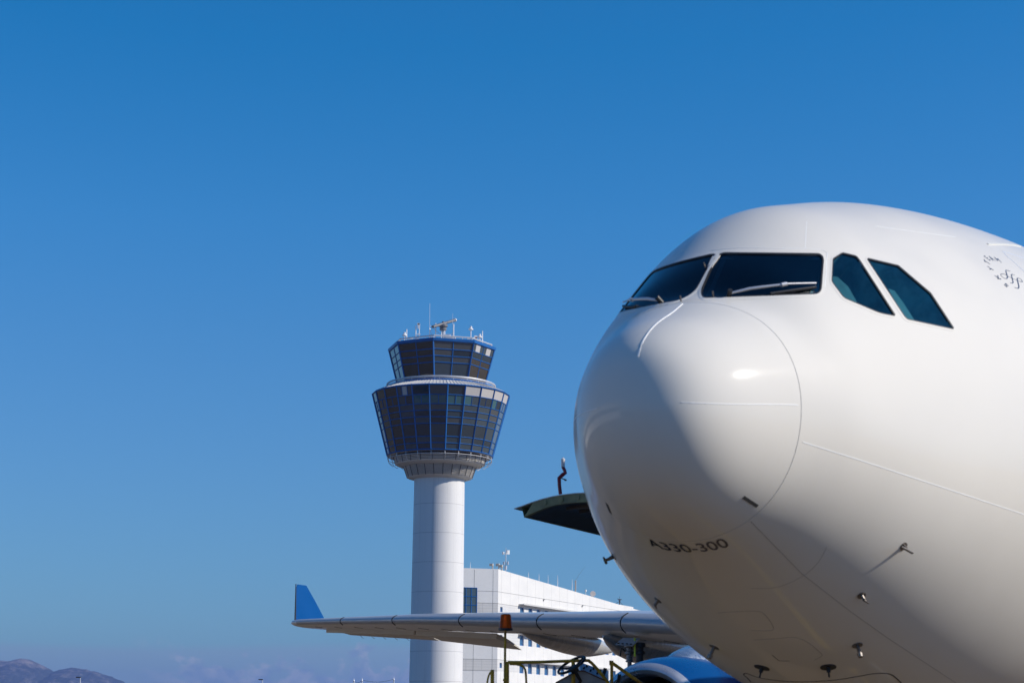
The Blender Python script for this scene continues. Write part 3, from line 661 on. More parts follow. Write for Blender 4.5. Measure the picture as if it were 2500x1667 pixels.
ng = MB(); ng.tube([(0, 6.7, .53), (0, 6.62, 2.0)], .09, 16); ng.tube([(0, 6.65, 1.3), (0, 6.6, 2.4)], .14, 16); ng.tube([(-.42, 6.7, .53), (.42, 6.7, .53)], .06, 12); ng.tube([(0, 6.65, 1.2), (0, 7.9, 2.1)], .05, 10)
ngo = ng.build('nose_gear', LEG, air)
for s in (-1, 1): wheel((s*.36, 6.7, .525), (1, 0, 0), .525, .36, ngo)
for s in (-1, 1):
    mg = MB(); Y = s*5.34; mg.tube([(Y, 32.3, .72), (Y*.97, 32.2, 3.6)], [.16, .2], 18); mg.tube([(Y, 31.2, .72), (Y, 33.4, .72)], .1, 12)
    for X in (31.3, 33.3): mg.tube([(Y-.7, X, .72), (Y+.7, X, .72)], .07, 12)
    mg.tube([(Y, 32.3, 1.6), (s*3.2, 32.3, 3.4)], .08, 12); mgo = mg.build('main_gear', LEG, air)
    for X in (31.3, 33.3):
        for q in (-1, 1): wheel((Y+q*.70, X, .70), (1, 0, 0), .70, .48, mgo)
bf = MB(); bf.loft([[(2.5*math.cos(a)*k, X, AH-1.6+1.95*math.sin(a)*k) for a in np.linspace(0, 2*math.pi, 48, endpoint=False)] for X, k in ((21, .72), (23, .9), (26, 1), (33, 1), (36, .93), (39, .72))], capa=True, capb=True); bf.build('belly_fairing', PAINT, air)

# ------------------------------------------------------------------ red post on the open hold door
REDM = mat('red painted metal', (.22, .006, .018), .4, var=.2); WHT = mat('white plastic', (.72, .68, .66), .4)
lp = lambda Y, X, Z: LM @ Vector((Y, X, Z))
mp_ = empty('marker_post', lp(-4.83, 8.95, 4.828), -HD); tag(mp_, 'red bent post with white ribbed cap standing on the open cargo door', 'marker post')
m_ = MB(); m_.tube([(-.015, 0, -.006), (-.03, 0, .10), (-.035, 0, .205), (0.02, 0, .25), (.055, 0, .27), (.045, 0, .30), (.02, 0, .345)], [.024, .024, .026, .026, .024, .022, .022], 10); m_.build('post', REDM, mp_)
m_ = MB(); pr = [(.022, .345)]
for k in range(6): pr += [(.0255, .352+k*.018), (.0255, .363+k*.018), (.021, .366+k*.018)]
pr += [(.018, .46), (.006, .463), (.006, .475)]
m_.rev(pr, (.02, 0, 0), n=20, capb=True); m_.build('ribbed_cap', WHT, mp_)
m_ = MB(); m_.tube([(0, 0, .20), (.07, 0, .175)], .008, 6); m_.tube([(.055, -.02, .175), (.055, .02, .175)], .012, 6); m_.build('clamp', BLK, mp_)

# ------------------------------------------------------------------ cargo loader in front of the wing
YEL = mat('chipped yellow paint', (.50, .29, .008), .5, var=.35, vscale=9, dirt=(.24, .12, .01)); GRYP = mat('grey sheet metal', (.30, .29, .28), .5, var=.25, vscale=4)
RUST = mat('rusty edge', (.16, .06, .02), .8, var=.5, vscale=20); PANL = mat('blue-grey control panel', (.45, .52, .62), .35, var=.15, vscale=15)
DARKP = mat('dark chassis paint', (.03, .03, .032), .6)
LD = 24.0
ldr = empty('cargo_loader', (.6, LD+.2, 0)); tag(ldr, 'yellow-railed cargo loader platform with black steering wheel, console and orange beacon', 'cargo loader')
T0 = Vector((.6, LD+.2, 0))
def q(x, y, D=LD): return wd(x, y, D)-T0
def sm3(P, n=6):
    out = []; P = [Vector(p) for p in P]
    for i in range(len(P)-1):
        a = P[max(i-1, 0)]; b = P[i]; c = P[i+1]; d = P[min(i+2, len(P)-1)]
        for k in range(n):
            t = k/n; out.append(.5*((2*b)+(c-a)*t+(2*a-5*b+4*c-d)*t*t+(3*b-a-3*c+d)*t**3))
    out.append(P[-1]); return out
FZ = 1.55                              # platform floor height
def down(p, z=FZ): return Vector((p.x, p.y, z))
m_ = MB(); a = q(1233.5, 1537); m_.tube([a, down(q(1233, 1667))], .016, 10); m_.tube([q(1233, 1656), q(1233, 1662)], .026, 10); m_.build('beacon_pole', YEL, ldr)
m_ = MB(); b0 = q(1234.5, 1537.5); prf = [(.085, 0), (.087, .02), (.078, .035), (.066, .16), (.060, .19), (.05, .196), (.001, .198)]
bb = MB(); bb.rev([(.001, -.004), (.088, -.004), (.09, .012), (.087, .022)], b0, n=32); bc = bb.build('beacon', BLK, ldr)
AMB = bpy.data.materials.new('amber lens'); AMB.use_nodes = True; pb = AMB.node_tree.nodes['Principled BSDF']; pb.inputs['Base Color'].default_value = (.60, .10, .01, 1); pb.inputs['IOR'].default_value = 1.15; pb.inputs['Roughness'].default_value = .25; pb.inputs['Transmission Weight'].default_value = .45; pb.inputs['Subsurface Weight'].default_value = .0
m_.rev([(.084, .022), (.078, .04), (.066, .165), (.061, .188), (.05, .197), (.001, .199)], b0, n=32); m_.build('beacon_lens', AMB, bc)
def rail(pts, r=.022, fl=None):
    m_ = MB(); P = [q(*p) if len(p) == 2 else q(*p) for p in pts]; P = sm3(P, 5)
    if fl: P.append(down(P[-1]))
    m_.tube(P, r, 10); return m_.build('guard_rail', YEL, ldr)
rail([(1240, 1616), (1320, 1615), (1425, 1611.5), (1440, 1614), (1455, 1629), (1470, 1647), (1488, 1670)], .020, True)
rail([(1238.5, 1614), (1238.5, 1667)], .024, True)
rail([(1399.5, 1613), (1399.5, 1667)], .024, True)
rail([(1244, 1620), (1265, 1621), (1277, 1626), (1283, 1638), (1285, 1667)], .014, True)
rail([(1202, 1634), (1202, 1667)], .024, True)
rail([(1204, 1637), (1197, 1641), (1192, 1652), (1189, 1670)], .012, True)
rail([(1493.5, 1616), (1493.5, 1667)], .020, True)
m_ = MB(); m_.box(q(1492.5, 1617), (.05, .05, .055)); m_.tube([q(1494, 1617), q(1568, 1669), q(1620, 1706)], .021, 8); m_.build('diagonal_brace', YEL, ldr)
# steering wheel
sw = MB(); c = q(1395.5, 1622.5, LD-.15); u = (q(1427, 1603.5, LD-.15)-q(1364, 1641, LD-.15)); r_ = u.length/2; u.normalize(); v_ = Vector((0, 1, .36)); v_ = (v_-u*v_.dot(u)).normalized()
sw.tube([c+(u*math.cos(t)+v_*math.sin(t))*r_ for t in np.linspace(0, 2*math.pi, 40, endpoint=False)], .017, 10, closed=True)
n_ = u.cross(v_).normalized(); n_ = n_ if n_.z < 0 else -n_
hub = c+n_*.05; swo = sw.build('steering_wheel', BLK, ldr)
m_ = MB(); m_.tube([hub-n_*.03, hub+n_*.05], .05, 16)
for t in (0.2, 2.4, 4.4): m_.tube([hub, c+(u*math.cos(t)+v_*math.sin(t))*r_], .012, 8)
m_.build('hub', BLK, swo); m_ = MB(); m_.tube([hub, hub+n_*.18, Vector((hub.x+.02, hub.y+.15, 2.25))], .022, 10); m_.build('steering_column', BLK, swo)
# console
co_ = MB(); pts = [q(1356, 1667), q(1410, 1637.5), q(1426, 1638), q(1483, 1664), q(1510, 1690)]; dz = Vector((0, .5, 0))
fr_ = [p for p in pts]+[down(pts[-1]), down(pts[0])]
nP = len(fr_); co_.add([p for p in fr_]+[p+dz for p in fr_], [tuple(range(nP)), tuple(range(2*nP-1, nP-1, -1))]+[(i, (i+1) % nP, (i+1) % nP+nP, i+nP) for i in range(nP)])
coo = co_.build('console', GRYP, ldr)
m_ = MB(); m_.tube([p+Vector((0, -.004, .006)) for p in pts], .008, 6); m_.build('rusted_edge', RUST, coo)
a, b = q(1417, 1636, LD+.05), q(1486, 1661, LD+.05); tv = (b-a); wv = Vector((0, .32, .12)); nn = tv.cross(wv).normalized(); nn = nn if nn.z > 0 else -nn
m_ = MB(); m_.add([a, b, b+wv, a+wv, a-nn*.03, b-nn*.03, b+wv-nn*.03, a+wv-nn*.03], [(0, 1, 2, 3), (7, 6, 5, 4), (0, 4, 5, 1), (1, 5, 6, 2), (2, 6, 7, 3), (3, 7, 4, 0)]); pn = m_.build('control_panel', PANL, coo)
for i in range(7):
    p = a+tv*(.12+.12*i)+wv*(.3+.35*(i % 2)); m_ = MB(); m_.tube([p, p+nn*.03], .012, 8); m_.build('switch', BLK, pn)
for (x0, y0, x1, y1) in ((1473, 1650, 1478, 1630), (1507, 1675, 1513, 1645)):
    m_ = MB(); A_ = q(x0, y0, LD+.15); B_ = q(x1, y1, LD+.15); m_.tube([down(A_, 2.2), A_, A_.lerp(B_, .3)], .010, 8); lv = m_.build('lever', SILV, ldr); m_ = MB(); m_.tube([A_.lerp(B_, .3), B_], [.02, .024], 10); m_.build('grip', BLK, lv)
# platform, chassis, wheels
m_ = MB(); m_.box((.1, .6, FZ-.05), (2.3, 1.6, .1), bev=.02); m_.build('operator_platform', GRYP, ldr)
m_ = MB(); m_.box((.1, 4.3, .95), (2.5, 6.6, .18), bev=.02); m_.box((.1, 3.0, .65), (2.1, 7.6, .3), bev=.03)
for s in (-1, 1): m_.box((.1+s*.9, .9, 1.15), (.1, .1, .8))
m_.build('chassis', YEL, ldr)
m_ = MB()
for X in (1.6, 4.6):
    m_.tube([(-.8, X, .95), (-.8, X+2.4, 1.5)], .06, 8); m_.tube([(-.8, X+2.4, .95), (-.8, X, 1.5)], .06, 8); m_.tube([(1.0, X, .95), (1.0, X+2.4, 1.5)], .06, 8); m_.tube([(1.0, X+2.4, .95), (1.0, X, 1.5)], .06, 8)
m_.build('scissor_lift', DARKP, ldr)
m_ = MB(); m_.box((.1, 4.3, 1.6), (2.4, 6.2, .14), bev=.02)
for k in range(14): m_.tube([(-.95, 1.5+k*.43, 1.70), (1.15, 1.5+k*.43, 1.70)], .045, 10)
m_.build('roller_deck', GRYP, ldr)
for X in (.5, 5.8):
    for Y in (-1.05, 1.25): wheel((Y, X, .42), (1, 0, 0), .42, .28, ldr)

# ------------------------------------------------------------------ fuel hoses from the wing
HOSE = mat('hose coupling grey', (.16, .17, .19), .4, .3, var=.3, vscale=14); HI = mat('yellow-green strap', (.45, .55, .02), .5)
h1_, h2_ = locX(1537, 1600, 30.45), locX(1562, 1600, 30.3)
for i, (Y, X, lab) in enumerate(((h1_.x, 30.45, 'grey ribbed refuelling hose coupled under the wing, nearer the wing tip'), (h2_.x, 30.3, 'dark refuelling hose with yellow-green strap coupled under the wing, nearer the engine'))):
    base = lp(Y, X, 0); h = empty('refuelling_hose', base, -HD); tag(h, lab, 'refuelling hose', 'hoses coupled under the wing')
    m_ = MB(); pr = []
    zz = 4.02
    for r_, dz_ in ((.09, 0), (.13, .02), (.13, .1), (.085, .12), (.085, .2), (.12, .22), (.12, .27), (.08, .29), (.08, .42), (.10, .43), (.10, .46), (.07, .47)): pr.append((r_*(1 if i == 0 else 1.1), zz-dz_))
    m_.rev(pr, (0, 0, 0), n=24, capa=True); m_.build('coupling', HOSE if i == 0 else DARKP, h)
    m_ = MB(); m_.tube([(0, 0, 3.56), (0, 0, 3.2), (.02, 0, 2.4), (.05, .1, 1.4), (.1, .4, .5), (.3, 1.2, .08), (.8, 2.6, .06)], .055, 12); m_.build('hose', HOSE if i == 0 else BLK, h)
    if i == 1:
        m_ = MB(); m_.box((-.06, -.17, 3.9), (.045, .02, .45)); m_.build('strap', HI, h)
    m_ = MB(); m_.tube([(-.1, 0, 3.8), (-.2, -.05, 3.9), (-.23, -.05, 3.7)], .025, 8); m_.build('handle', BLK, h)

# ------------------------------------------------------------------ control tower
TD = 288.0; TX = -10.7
tw = empty('control_tower', (TX, TD, 0)); tag(tw, 'tall white airport control tower with flared blue-framed glass cab', 'control tower')
def tz(y, dD=0): return wd(1073, y, TD+dD).z
def shaft_mat():
    m = mat('white shaft concrete', (.70, .69, .68), .55, var=.015, vscale=.3); N = m.node_tree.nodes; L = m.node_tree.links; b = N['Principled BSDF']
    t = N.new('ShaderNodeTexCoord'); s = N.new('ShaderNodeSeparateXYZ'); L.new(t.outputs['Object'], s.inputs[0])
    f = math_('FRACT', math_('DIVIDE', math_('ADD', s.outputs[2], -1.0, N=N, L=L), 4.33, N=N, L=L), N=N, L=L)
    ln = math_('LESS_THAN', f, .016, N=N, L=L)
    an = math_('ARCTAN2', s.outputs[0], s.outputs[1], N=N, L=L); fa = math_('FRACT', math_('DIVIDE', an, math.pi/4, N=N, L=L), N=N, L=L)
    l2 = math_('MULTIPLY', math_('LESS_THAN', fa, .012, N=N, L=L), .5, N=N, L=L)
    k = math_('MULTIPLY', math_('MAXIMUM', ln, l2, N=N, L=L), .55, N=N, L=L)
    mp = N.new('ShaderNodeMapping'); mp.inputs['Scale'].default_value = (2.2, 2.2, .045); L.new(t.outputs['Object'], mp.inputs[0]); ns = N.new('ShaderNodeTexNoise'); ns.inputs['Scale'].default_value = 1; ns.inputs['Detail'].default_value = 5; L.new(mp.outputs[0], ns.inputs[0])
    k = math_('MAXIMUM', k, mapr(ns.outputs[0], .52, .78, 0, .22, N=N, L=L), N=N, L=L)
    x = N.new('ShaderNodeMix'); x.data_type = 'RGBA'; L.new(k, x.inputs[0]); src = b.inputs['Base Color'].links[0].from_socket; L.new(src, x.inputs[6]); x.inputs[7].default_value = (.25, .25, .26, 1); L.new(x.outputs[2], b.inputs['Base Color'])
    return m
SHAFT = shaft_mat(); LOUV = mat('louvre white', (.72, .70, .67), .5, var=.03); SOFF = mat('soffit grey', (.55, .54, .52), .6)
TBLUE = mat('cobalt frame paint', (.004, .105, .36), .4, var=.05); DK = mat('dark gap', (.03, .03, .035), .8); RAILW = mat('galvanised rail', (.62, .62, .64), .4, .3); TROOF = mat('standing seam metal', (.60, .58, .55), .5, var=.04)
def tglass(name, base, metal=.0, rough=.03, ior=1.9, bump=.05):
    m = mat(name, base, rough, metal, ior=ior); N = m.node_tree.nodes; L = m.node_tree.links; b = N['Principled BSDF']
    t = N.new('ShaderNodeTexCoord'); n = N.new('ShaderNodeTexNoise'); n.inputs['Scale'].default_value = .8; n.inputs['Detail'].default_value = 2; n.inputs['Distortion'].default_value = 1.0; L.new(t.outputs['Object'], n.inputs[0])
    bp = N.new('ShaderNodeBump'); bp.inputs['Strength'].default_value = bump; bp.inputs['Distance'].default_value = .25; L.new(n.outputs[0], bp.inputs['Height']); L.new(bp.outputs[0], b.inputs['Normal']); return m
TG = tglass('tower glass', (.048, .068, .084)); TG2 = tglass('darker tower glass', (.024, .036, .048), bump=.09); TG3 = tglass('smoky tower glass', (.075, .080, .085), bump=.03); TGT = tglass('teal glass', (.05, .13, .15)); TGB = tglass('glass with painted ground reflection', (.045, .035, .024), bump=.12); TGW = mat('white blind panel', (.50, .47, .45), .5, var=.02)  # brown tone of TGB paints the ground's reflection into the glass colour
TGL = tglass('glass with painted sky reflection', (.10, .15, .18), bump=.02)  # pale base colour stands in for sky reflected by the edge facets
def cyl(a, r, z): return Vector((math.sin(a)*r, -math.cos(a)*r, z))    # a measured from the side facing the viewer, right positive
RS = 60.5/16.0
ZB1 = 43.1; ZT1 = 52.35                      # lower drum glass, bottom and top
z_rb = tz(1172)                              # bottom of the lower louvre ring
m_ = MB(); m_.rev([(RS*1.05, 0), (RS, z_rb+2)], (0, 0, 0), n=96, capa=True); m_.build('shaft', SHAFT, tw)
def louvre(r0, z0, r1, z1, n, name):
    a0 = rad(7.5); m_ = MB(); dz = (z1-z0)/n
    for i in range(n):
        for k in range(24):
            A, B = a0+rad(15)*k, a0+rad(15)*(k+1); ra = r0+(r1-r0)*(i/n); rb = r0+(r1-r0)*((i+.58)/n); za = z0+dz*i; zb = z0+dz*(i+.58)
            t = .12; m_.add([cyl(A, ra, za), cyl(B, ra, za), cyl(B, rb+.10, zb), cyl(A, rb+.10, zb), cyl(A, ra-t, za), cyl(B, ra-t, za), cyl(B, rb-t, zb), cyl(A, rb-t, zb)], [(0, 1, 2, 3), (4, 7, 6, 5), (0, 4, 5, 1), (3, 2, 6, 7)])
    o = m_.build(name, LOUV, tw)
    m_ = MB(); m_.rev([(r0-.45, z0), (r1-.45, z1)], (0, 0, 0), n=24, ph=a0+rad(90)); m_.build('louvre_backing', DK, o)
    m_ = MB()
    for k in range(24):
        a = a0+rad(15)*k; m_.tube([cyl(a, r0+.07, z0), cyl(a, r1+.09, z1)], .045, 5)
    m_.build('louvre_divider', DK, o)
    return o
zr1t, zr1b = ZB1-.15, 41.72; zr2t, zr2b = 41.38, z_rb+.28
louvre(6.68, zr1b+.06, 6.9, zr1t-.1, 5, 'louvre_ring')
louvre(4.85, zr2b, 5.38, zr2t, 10, 'louvre_ring')
def cone_slats(r0, z0, r1, z1, n):
    m_ = MB()
    for i in range(n):
        t0 = i/n; t1 = (i+.62)/n; a = r0+(r1-r0)*t0; b = r0+(r1-r0)*t1; za = z0+(z1-z0)*t0; zb = z0+(z1-z0)*t1
        m_.rev([(a, za), (b, zb), (b, zb+.1), (a, za+.1), (a, za)], (0, 0, 0), n=24, ph=rad(97.5), smooth=False)
    o = m_.build('soffit_louvre', LOUV, tw); m_ = MB(); m_.rev([(r0, z0+.16), (r1, z1+.16)], (0, 0, 0), n=24); m_.build('louvre_backing', DK, o)
cone_slats(5.4, zr2t-.02, 6.66, zr1b+.02, 5); cone_slats(RS+.02, zr2b-.30, 4.85, zr2b-.02, 5)
m_ = MB(); m_.rev([(6.7, ZB1-.05), (7.98, ZB1-.02), (7.98, ZB1+.12)], (0, 0, 0), n=24, ph=rad(97.5), smooth=False); m_.rev([(5.2, zr1t-.08), (6.9, zr1t-.02)], (0, 0, 0), n=24); m_.build('soffit', SOFF, tw)
m_ = MB()
for k in range(24):
    A, B = rad(7.5+15*k), rad(22.5+15*k); m_.tube([cyl(A, 7.9, ZB1-.55), cyl(B, 7.9, ZB1-.55)], .045, 6); m_.tube([cyl(A, 7.9, ZB1-.55), cyl(A, 7.85, ZB1-.03)], .04, 6)
    m_.tube([cyl(A, 7.9, ZB1-.55), cyl(A, 7.75, ZB1-1.0), cyl(A, 7.2, ZB1-1.45), cyl(A, 6.95, ZB1-1.4)], .04, 6)
m_.build('service_rail', RAILW, tw)
# lower drum
R0, R1 = 7.95, 10.38
rows = [1-v for v in (0, .156, .30, .40, .50, .60, .80, .90, 1)][::-1]     # from the bottom up
def drum():
    fm = MB()
    def P(a, t, off=0): r_ = R0+(R1-R0)*t+off; return cyl(a, r_, ZB1+(ZT1-ZB1)*t)
    def chord(A, B, t, s, off=0): return P(A, t, off).lerp(P(B, t, off), s)
    for k in range(24):
        A, B = rad(7.5+15*k), rad(22.5+15*k); mid = (15*k+15+180) % 360-180; pn = MB()
        for i in range(8):
            t0, t1 = rows[i], rows[i+1]; half = 2 if i == 6 else 1
            if i == 7 and mid == -30: half = 3
            for h in range(half):
                mi = 0
                if i == 7 and 30 <= mid <= 75: mi = 3
                if half == 3 and h == 1: mi = 3
                if i == 6 and -20 <= mid <= 20: mi = 1
                if i == 6 and mid == 30 and h == 0: mi = 1
                if i == 6 and mid == 60: mi = 1 if h == 0 else 0
                if mid in (-45, -60): mi = 2 if mi == 0 else mi
                if abs(mid) >= 75 and mi == 0: mi = 4
                if mi == 0: mi = random.choice((0, 0, 0, 5, 5, 6))
                s0, s1 = h/half, (h+1)/half
                pn.add([chord(A, B, t0, s0), chord(A, B, t0, s1), chord(A, B, t1, s1), chord(A, B, t1, s0)], [(0, 1, 2, 3)], mi)
                if h: fm.tube([chord(A, B, t0, s0, .02), chord(A, B, t1, s0, .02)], .055, 4)
        pn.build('window_panel', [TG, TGT, TGB, TGW, TGL, TG2, TG3], tw, fix=False)
        for i in range(9):
            w_ = .10 if 0 < i < 8 else .17; fm.tube([chord(A, B, rows[i], 0, .02), chord(A, B, rows[i], 1, .02)], w_*.75, 4)
        fm.tube([P(A, 0, .03), P(A, 1, .03)], .115, 4)
    fm.build('window_frame', TBLUE, tw)
drum()
# ring roof above the drum, walkway and rail
zrt = ZT1+1.05
m_ = MB(); m_.rev([(R1-.05, ZT1+.12), (8.25, zrt)], (0, 0, 0), n=24, ph=rad(97.5), smooth=False); rf_ = m_.build('ring_roof', TROOF, tw)
m_ = MB()
for k in range(120):
    a = rad(3*k+1.5); f_ = math.cos(rad(7.5))/math.cos(((3*k+1.5-7.5) % 15-7.5)*math.pi/180); m_.tube([cyl(a, (R1-.05)*f_, ZT1+.15), cyl(a, 8.27*f_, zrt+.03)], .04, 4)
m_.build('roof_seam', SOFF, rf_)
m_ = MB(); m_.rev([(8.3, zrt-.08), (8.3, zrt+.14), (6.3, zrt+.14)], (0, 0, 0), n=24, ph=rad(97.5), smooth=False); m_.build('walkway', TBLUE, tw)
m_ = MB(); m_.tube([cyl(rad(a), 8.2, zrt+.55) for a in range(0, 360, 6)], .13, 8, closed=True); m_.tube([cyl(rad(a), 8.2, zrt+.3) for a in range(0, 360, 6)], .04, 6, closed=True)
for a in range(0, 360, 15): m_.tube([cyl(rad(a), 8.2, zrt+.1), cyl(rad(a), 8.2, zrt+.55)], .04, 5)
m_.build('walkway_rail', RAILW, tw)
# cab
ZC0, ZC1 = zrt+.15, 59.35; Q0, Q1 = 6.55, 8.08
def cab():
    fm = MB(); rws = [0, .075, .47, .63, .80, 1.0]; an = [-7+45*k for k in range(8)]
    def P(a, t, s=None, b=None, off=0):
        r_ = Q0+(Q1-Q0)*t+off; p = cyl(rad(a), r_, ZC0+(ZC1-ZC0)*t); return p if b is None else p.lerp(cyl(rad(b), r_, ZC0+(ZC1-ZC0)*t), s)
    for k in range(8):
        A = an[k]; B = A+45; mid = (A+22.5+180) % 360-180; pn = MB()
        for i in range(5):
            t0, t1 = rws[i], rws[i+1]
            for h in range(2):
                mi = 2 if mid < -20 and mid > -60 or (mid > 50 and mid < 80 and i < 3) else 0
                if mid < -60 or mid > 100: mi = 4
                if mi == 0: mi = random.choice((0, 0, 5, 6))
                if i == 4 and 50 < mid < 80:
                    for (s0, s1, mm_) in ((0, .3, 0), (.3, .7, 3), (.7, 1, 0)):
                        pn.add([P(A, t0, (h+s0)/2, B), P(A, t0, (h+s1)/2, B), P(A, t1, (h+s1)/2, B), P(A, t1, (h+s0)/2, B)], [(0, 1, 2, 3)], mm_)
                    continue
                pn.add([P(A, t0, h/2, B), P(A, t0, (h+1)/2, B), P(A, t1, (h+1)/2, B), P(A, t1, h/2, B)], [(0, 1, 2, 3)], mi)
        pn.build('cab_window', [TG, TGT, TGB, TGW, TGL, TG2, TG3], tw, fix=False)
        for i in range(6): fm.tube([P(A, rws[i], 0, B, .02), P(A, rws[i], 1, B, .02)], .08 if i else .12, 4)
        fm.tube([P(A, 0, .5, B, .02), P(A, 1, .5, B, .02)], .07, 4); fm.tube([P(A, 0, off=.03), P(A, 1, off=.03)], .13, 4)
    fm.build('cab_frame', TBLUE, tw)
    m_ = MB(); oc = lambda r_, z: [cyl(rad(a), r_, z) for a in an]
    m_.loft([oc(8.0, ZC1-.02), oc(8.3, ZC1+.02), oc(8.36, ZC1+.42), oc(8.1, ZC1+.46)], smooth=False); m_.build('cab_fascia', TBLUE, tw)
    m_ = MB(); m_.loft([oc(8.2, ZC1+.40), oc(3, ZC1+.5)], smooth=False, capb=True); m_.build('cab_roof', TROOF, tw)
    m_ = MB(); pr = oc(7.7, ZC1+.85)
    for i in range(8):
        m_.tube([pr[i], pr[(i+1) % 8]], .10, 8)
        for s in (0, .25, .5, .75): p = pr[i].lerp(pr[(i+1) % 8], s); m_.tube([p, (p.x, p.y, ZC1+.4)], .035, 5)
    m_.build('roof_rail', RAILW, tw)
    m_ = MB(); m_.loft([oc(5.2, ZC1+.42), oc(5.2, ZC1+.6)], smooth=False)
    m_.rev([(3.9, ZC1+.5), (3.9, ZC1+.85), (3.6, ZC1+.95), (.1, ZC1+1.05)], (0, 0, 0), n=32); m_.build('roof_plant', RAILW, tw)
cab()
TB = Vector((TX, TD, 0)); ANT = mat('antenna white', (.78, .78, .78), .4); ANG = mat('antenna grey', (.16, .16, .17), .45)
def tp(x, y, dD=0): return wd(x, y, TD+dD)-TB
def whip(x, y0, y1, r=.05, dD=0, r2=None, zlow=ZC1+.45):
    a = tp(x, y1, dD); b = tp(x, y0, dD); a = Vector((a.x, a.y, min(a.z, zlow) if zlow else a.z)); m_ = MB(); mid = a.lerp(b, .45)
    m_.tube([a, mid, mid, b], [r, r, (r2 or r)*1.0, (r2 or r)], 6); m_.build('whip_antenna', ANT, tw)
for a_ in ((993, 803.7, 832, .085), (1015.4, 794.8, 833, .085), (1049.3, 740.5, 818, .06, 0, .025), (1063.8, 789, 824, .09), (1105.5, 765, 823, .045, 0, .02), (1107.6, 791, 826, .09), (1177.9, 808, 837, .085)): whip(*a_)
def gps(x, yt, yb, yp):
    m_ = MB(); c = tp(x, yb); h = tp(x, yt).z-c.z; m_.rev([(.001, -.05), (.36, 0), (.36, .12), (.2, .28), (.13, h*.55), (.19, h*.75), (.16, h*.95), (.001, h)], c, n=20); o = m_.build('dome_antenna', ANT, tw)
    m_ = MB(); m_.tube([c, (c.x, c.y, ZC1+.42)], .09, 6); m_.build('mast', RAILW, o)
gps(987.8, 811, 819.5, 836); gps(1149.6, 796.5, 805, 835); gps(1171.4, 815.6, 824, 832); gps(1017.5, 822.5, 829, 832)
m_ = MB(); m_.tube([tp(1022.5, 832), tp(1024.5, 793)], .06, 6); m_.box(tp(1022.5, 796), (.35, .3, .75)); m_.box(tp(1021.6, 791), (.4, .3, .25)); m_.box(tp(1022.5, 816), (.45, .25, .15)); m_.build('camera_mast', ANT, tw)
for x, y in ((1004, 825.5), (1051, 819.5), (1058, 824), (1145, 825.5), (1158.5, 826), (1162, 821.5), (1170, 833)):
    m_ = MB(); m_.box(tp(x, y), (.55, .3, .22), Matrix.Rotation(random.uniform(-.4, .4), 3, 'Z')); m_.tube([tp(x+1.5, y), Vector((tp(x+1.5, y).x, 0, ZC1+.45))], .04, 5); m_.build('floodlight', ANT, tw)
m_ = MB(); p = tp(1162, 829); m_.tube([p, p+Vector((0, 0, .45))], .16, 10); m_.build('obstruction_lamp', REDM, tw)
for a_ in ((1049, 793.6, 1078.7, 820), (1050.2, 802, 1054, 818), (1104.5, 813, 1095, 821)):
    m_ = MB(); m_.tube([tp(a_[0], a_[1]), tp(a_[2], a_[3])], .035, 5); m_.build('stay_wire', RAILW, tw)
m_ = MB(); m_.box(tp(1091.5, 823.5, -3), (1.0, .8, .8), bev=.05); m_.box(tp(1100, 824.5, -3), (1.6, .9, .4), bev=.05); m_.build('equipment_box', RAILW, tw)
# radar
m_ = MB(); p0 = tp(1081.8, 826); p1 = tp(1081.8, 805)
for dx in (-.3, .3):
    for dy in (-.3, .3): m_.tube([(p0.x+dx, p0.y+dy, p0.z-.3), (p0.x+dx*.7, p0.y+dy*.7, p1.z)], .07, 6)
m_.tube([p0, p1], .16, 10)
rdo = m_.build('radar_antenna', RAILW, tw)
m_ = MB(); m_.rev([(.2, 0), (.5, .05), (.55, .4), (.4, .55), (.72, .65), (.72, .85), (.45, 1.05), (.2, 1.2), (.18, 1.45)], p1-Vector((0, 0, .15)), n=24, capb=True); m_.build('gearbox', ANG, rdo)
b1 = tp(1055.5, 798, -1.5); b2 = tp(1109.5, 781.8, 1.5)
m_ = MB(); ax_ = (b2-b1).normalized(); sd = ax_.cross(Vector((0, 0, 1))).normalized(); uu = sd.cross(ax_)
def el_(p, a, b): return [p+sd*math.cos(t)*a+uu*math.sin(t)*b for t in np.linspace(0, 2*math.pi, 16, endpoint=False)]
m_.loft([el_(b1, .25, .16), el_(b1+ax_*.1, .34, .22), el_(b2-ax_*.1, .34, .22), el_(b2, .30, .19)], capa=True, capb=True); m_.build('radar_bar', ANG, rdo)
m_ = MB(); m_.loft([el_(b2-ax_*.02, .42, .27), el_(b2+ax_*.12, .42, .27), el_(b2+ax_*.2, .3, .18)], capa=True, capb=True); m_.build('end_cap', ANT, rdo)

# ------------------------------------------------------------------ office building
BC = Vector((-1.75, 300.0, 0)); bd = empty('office_building', BC, -HD)      # local x = towards viewer's right of facade normal, y = along the long facade
tag(bd, 'long white office building with rows of narrow blue windows behind the tower', 'building')
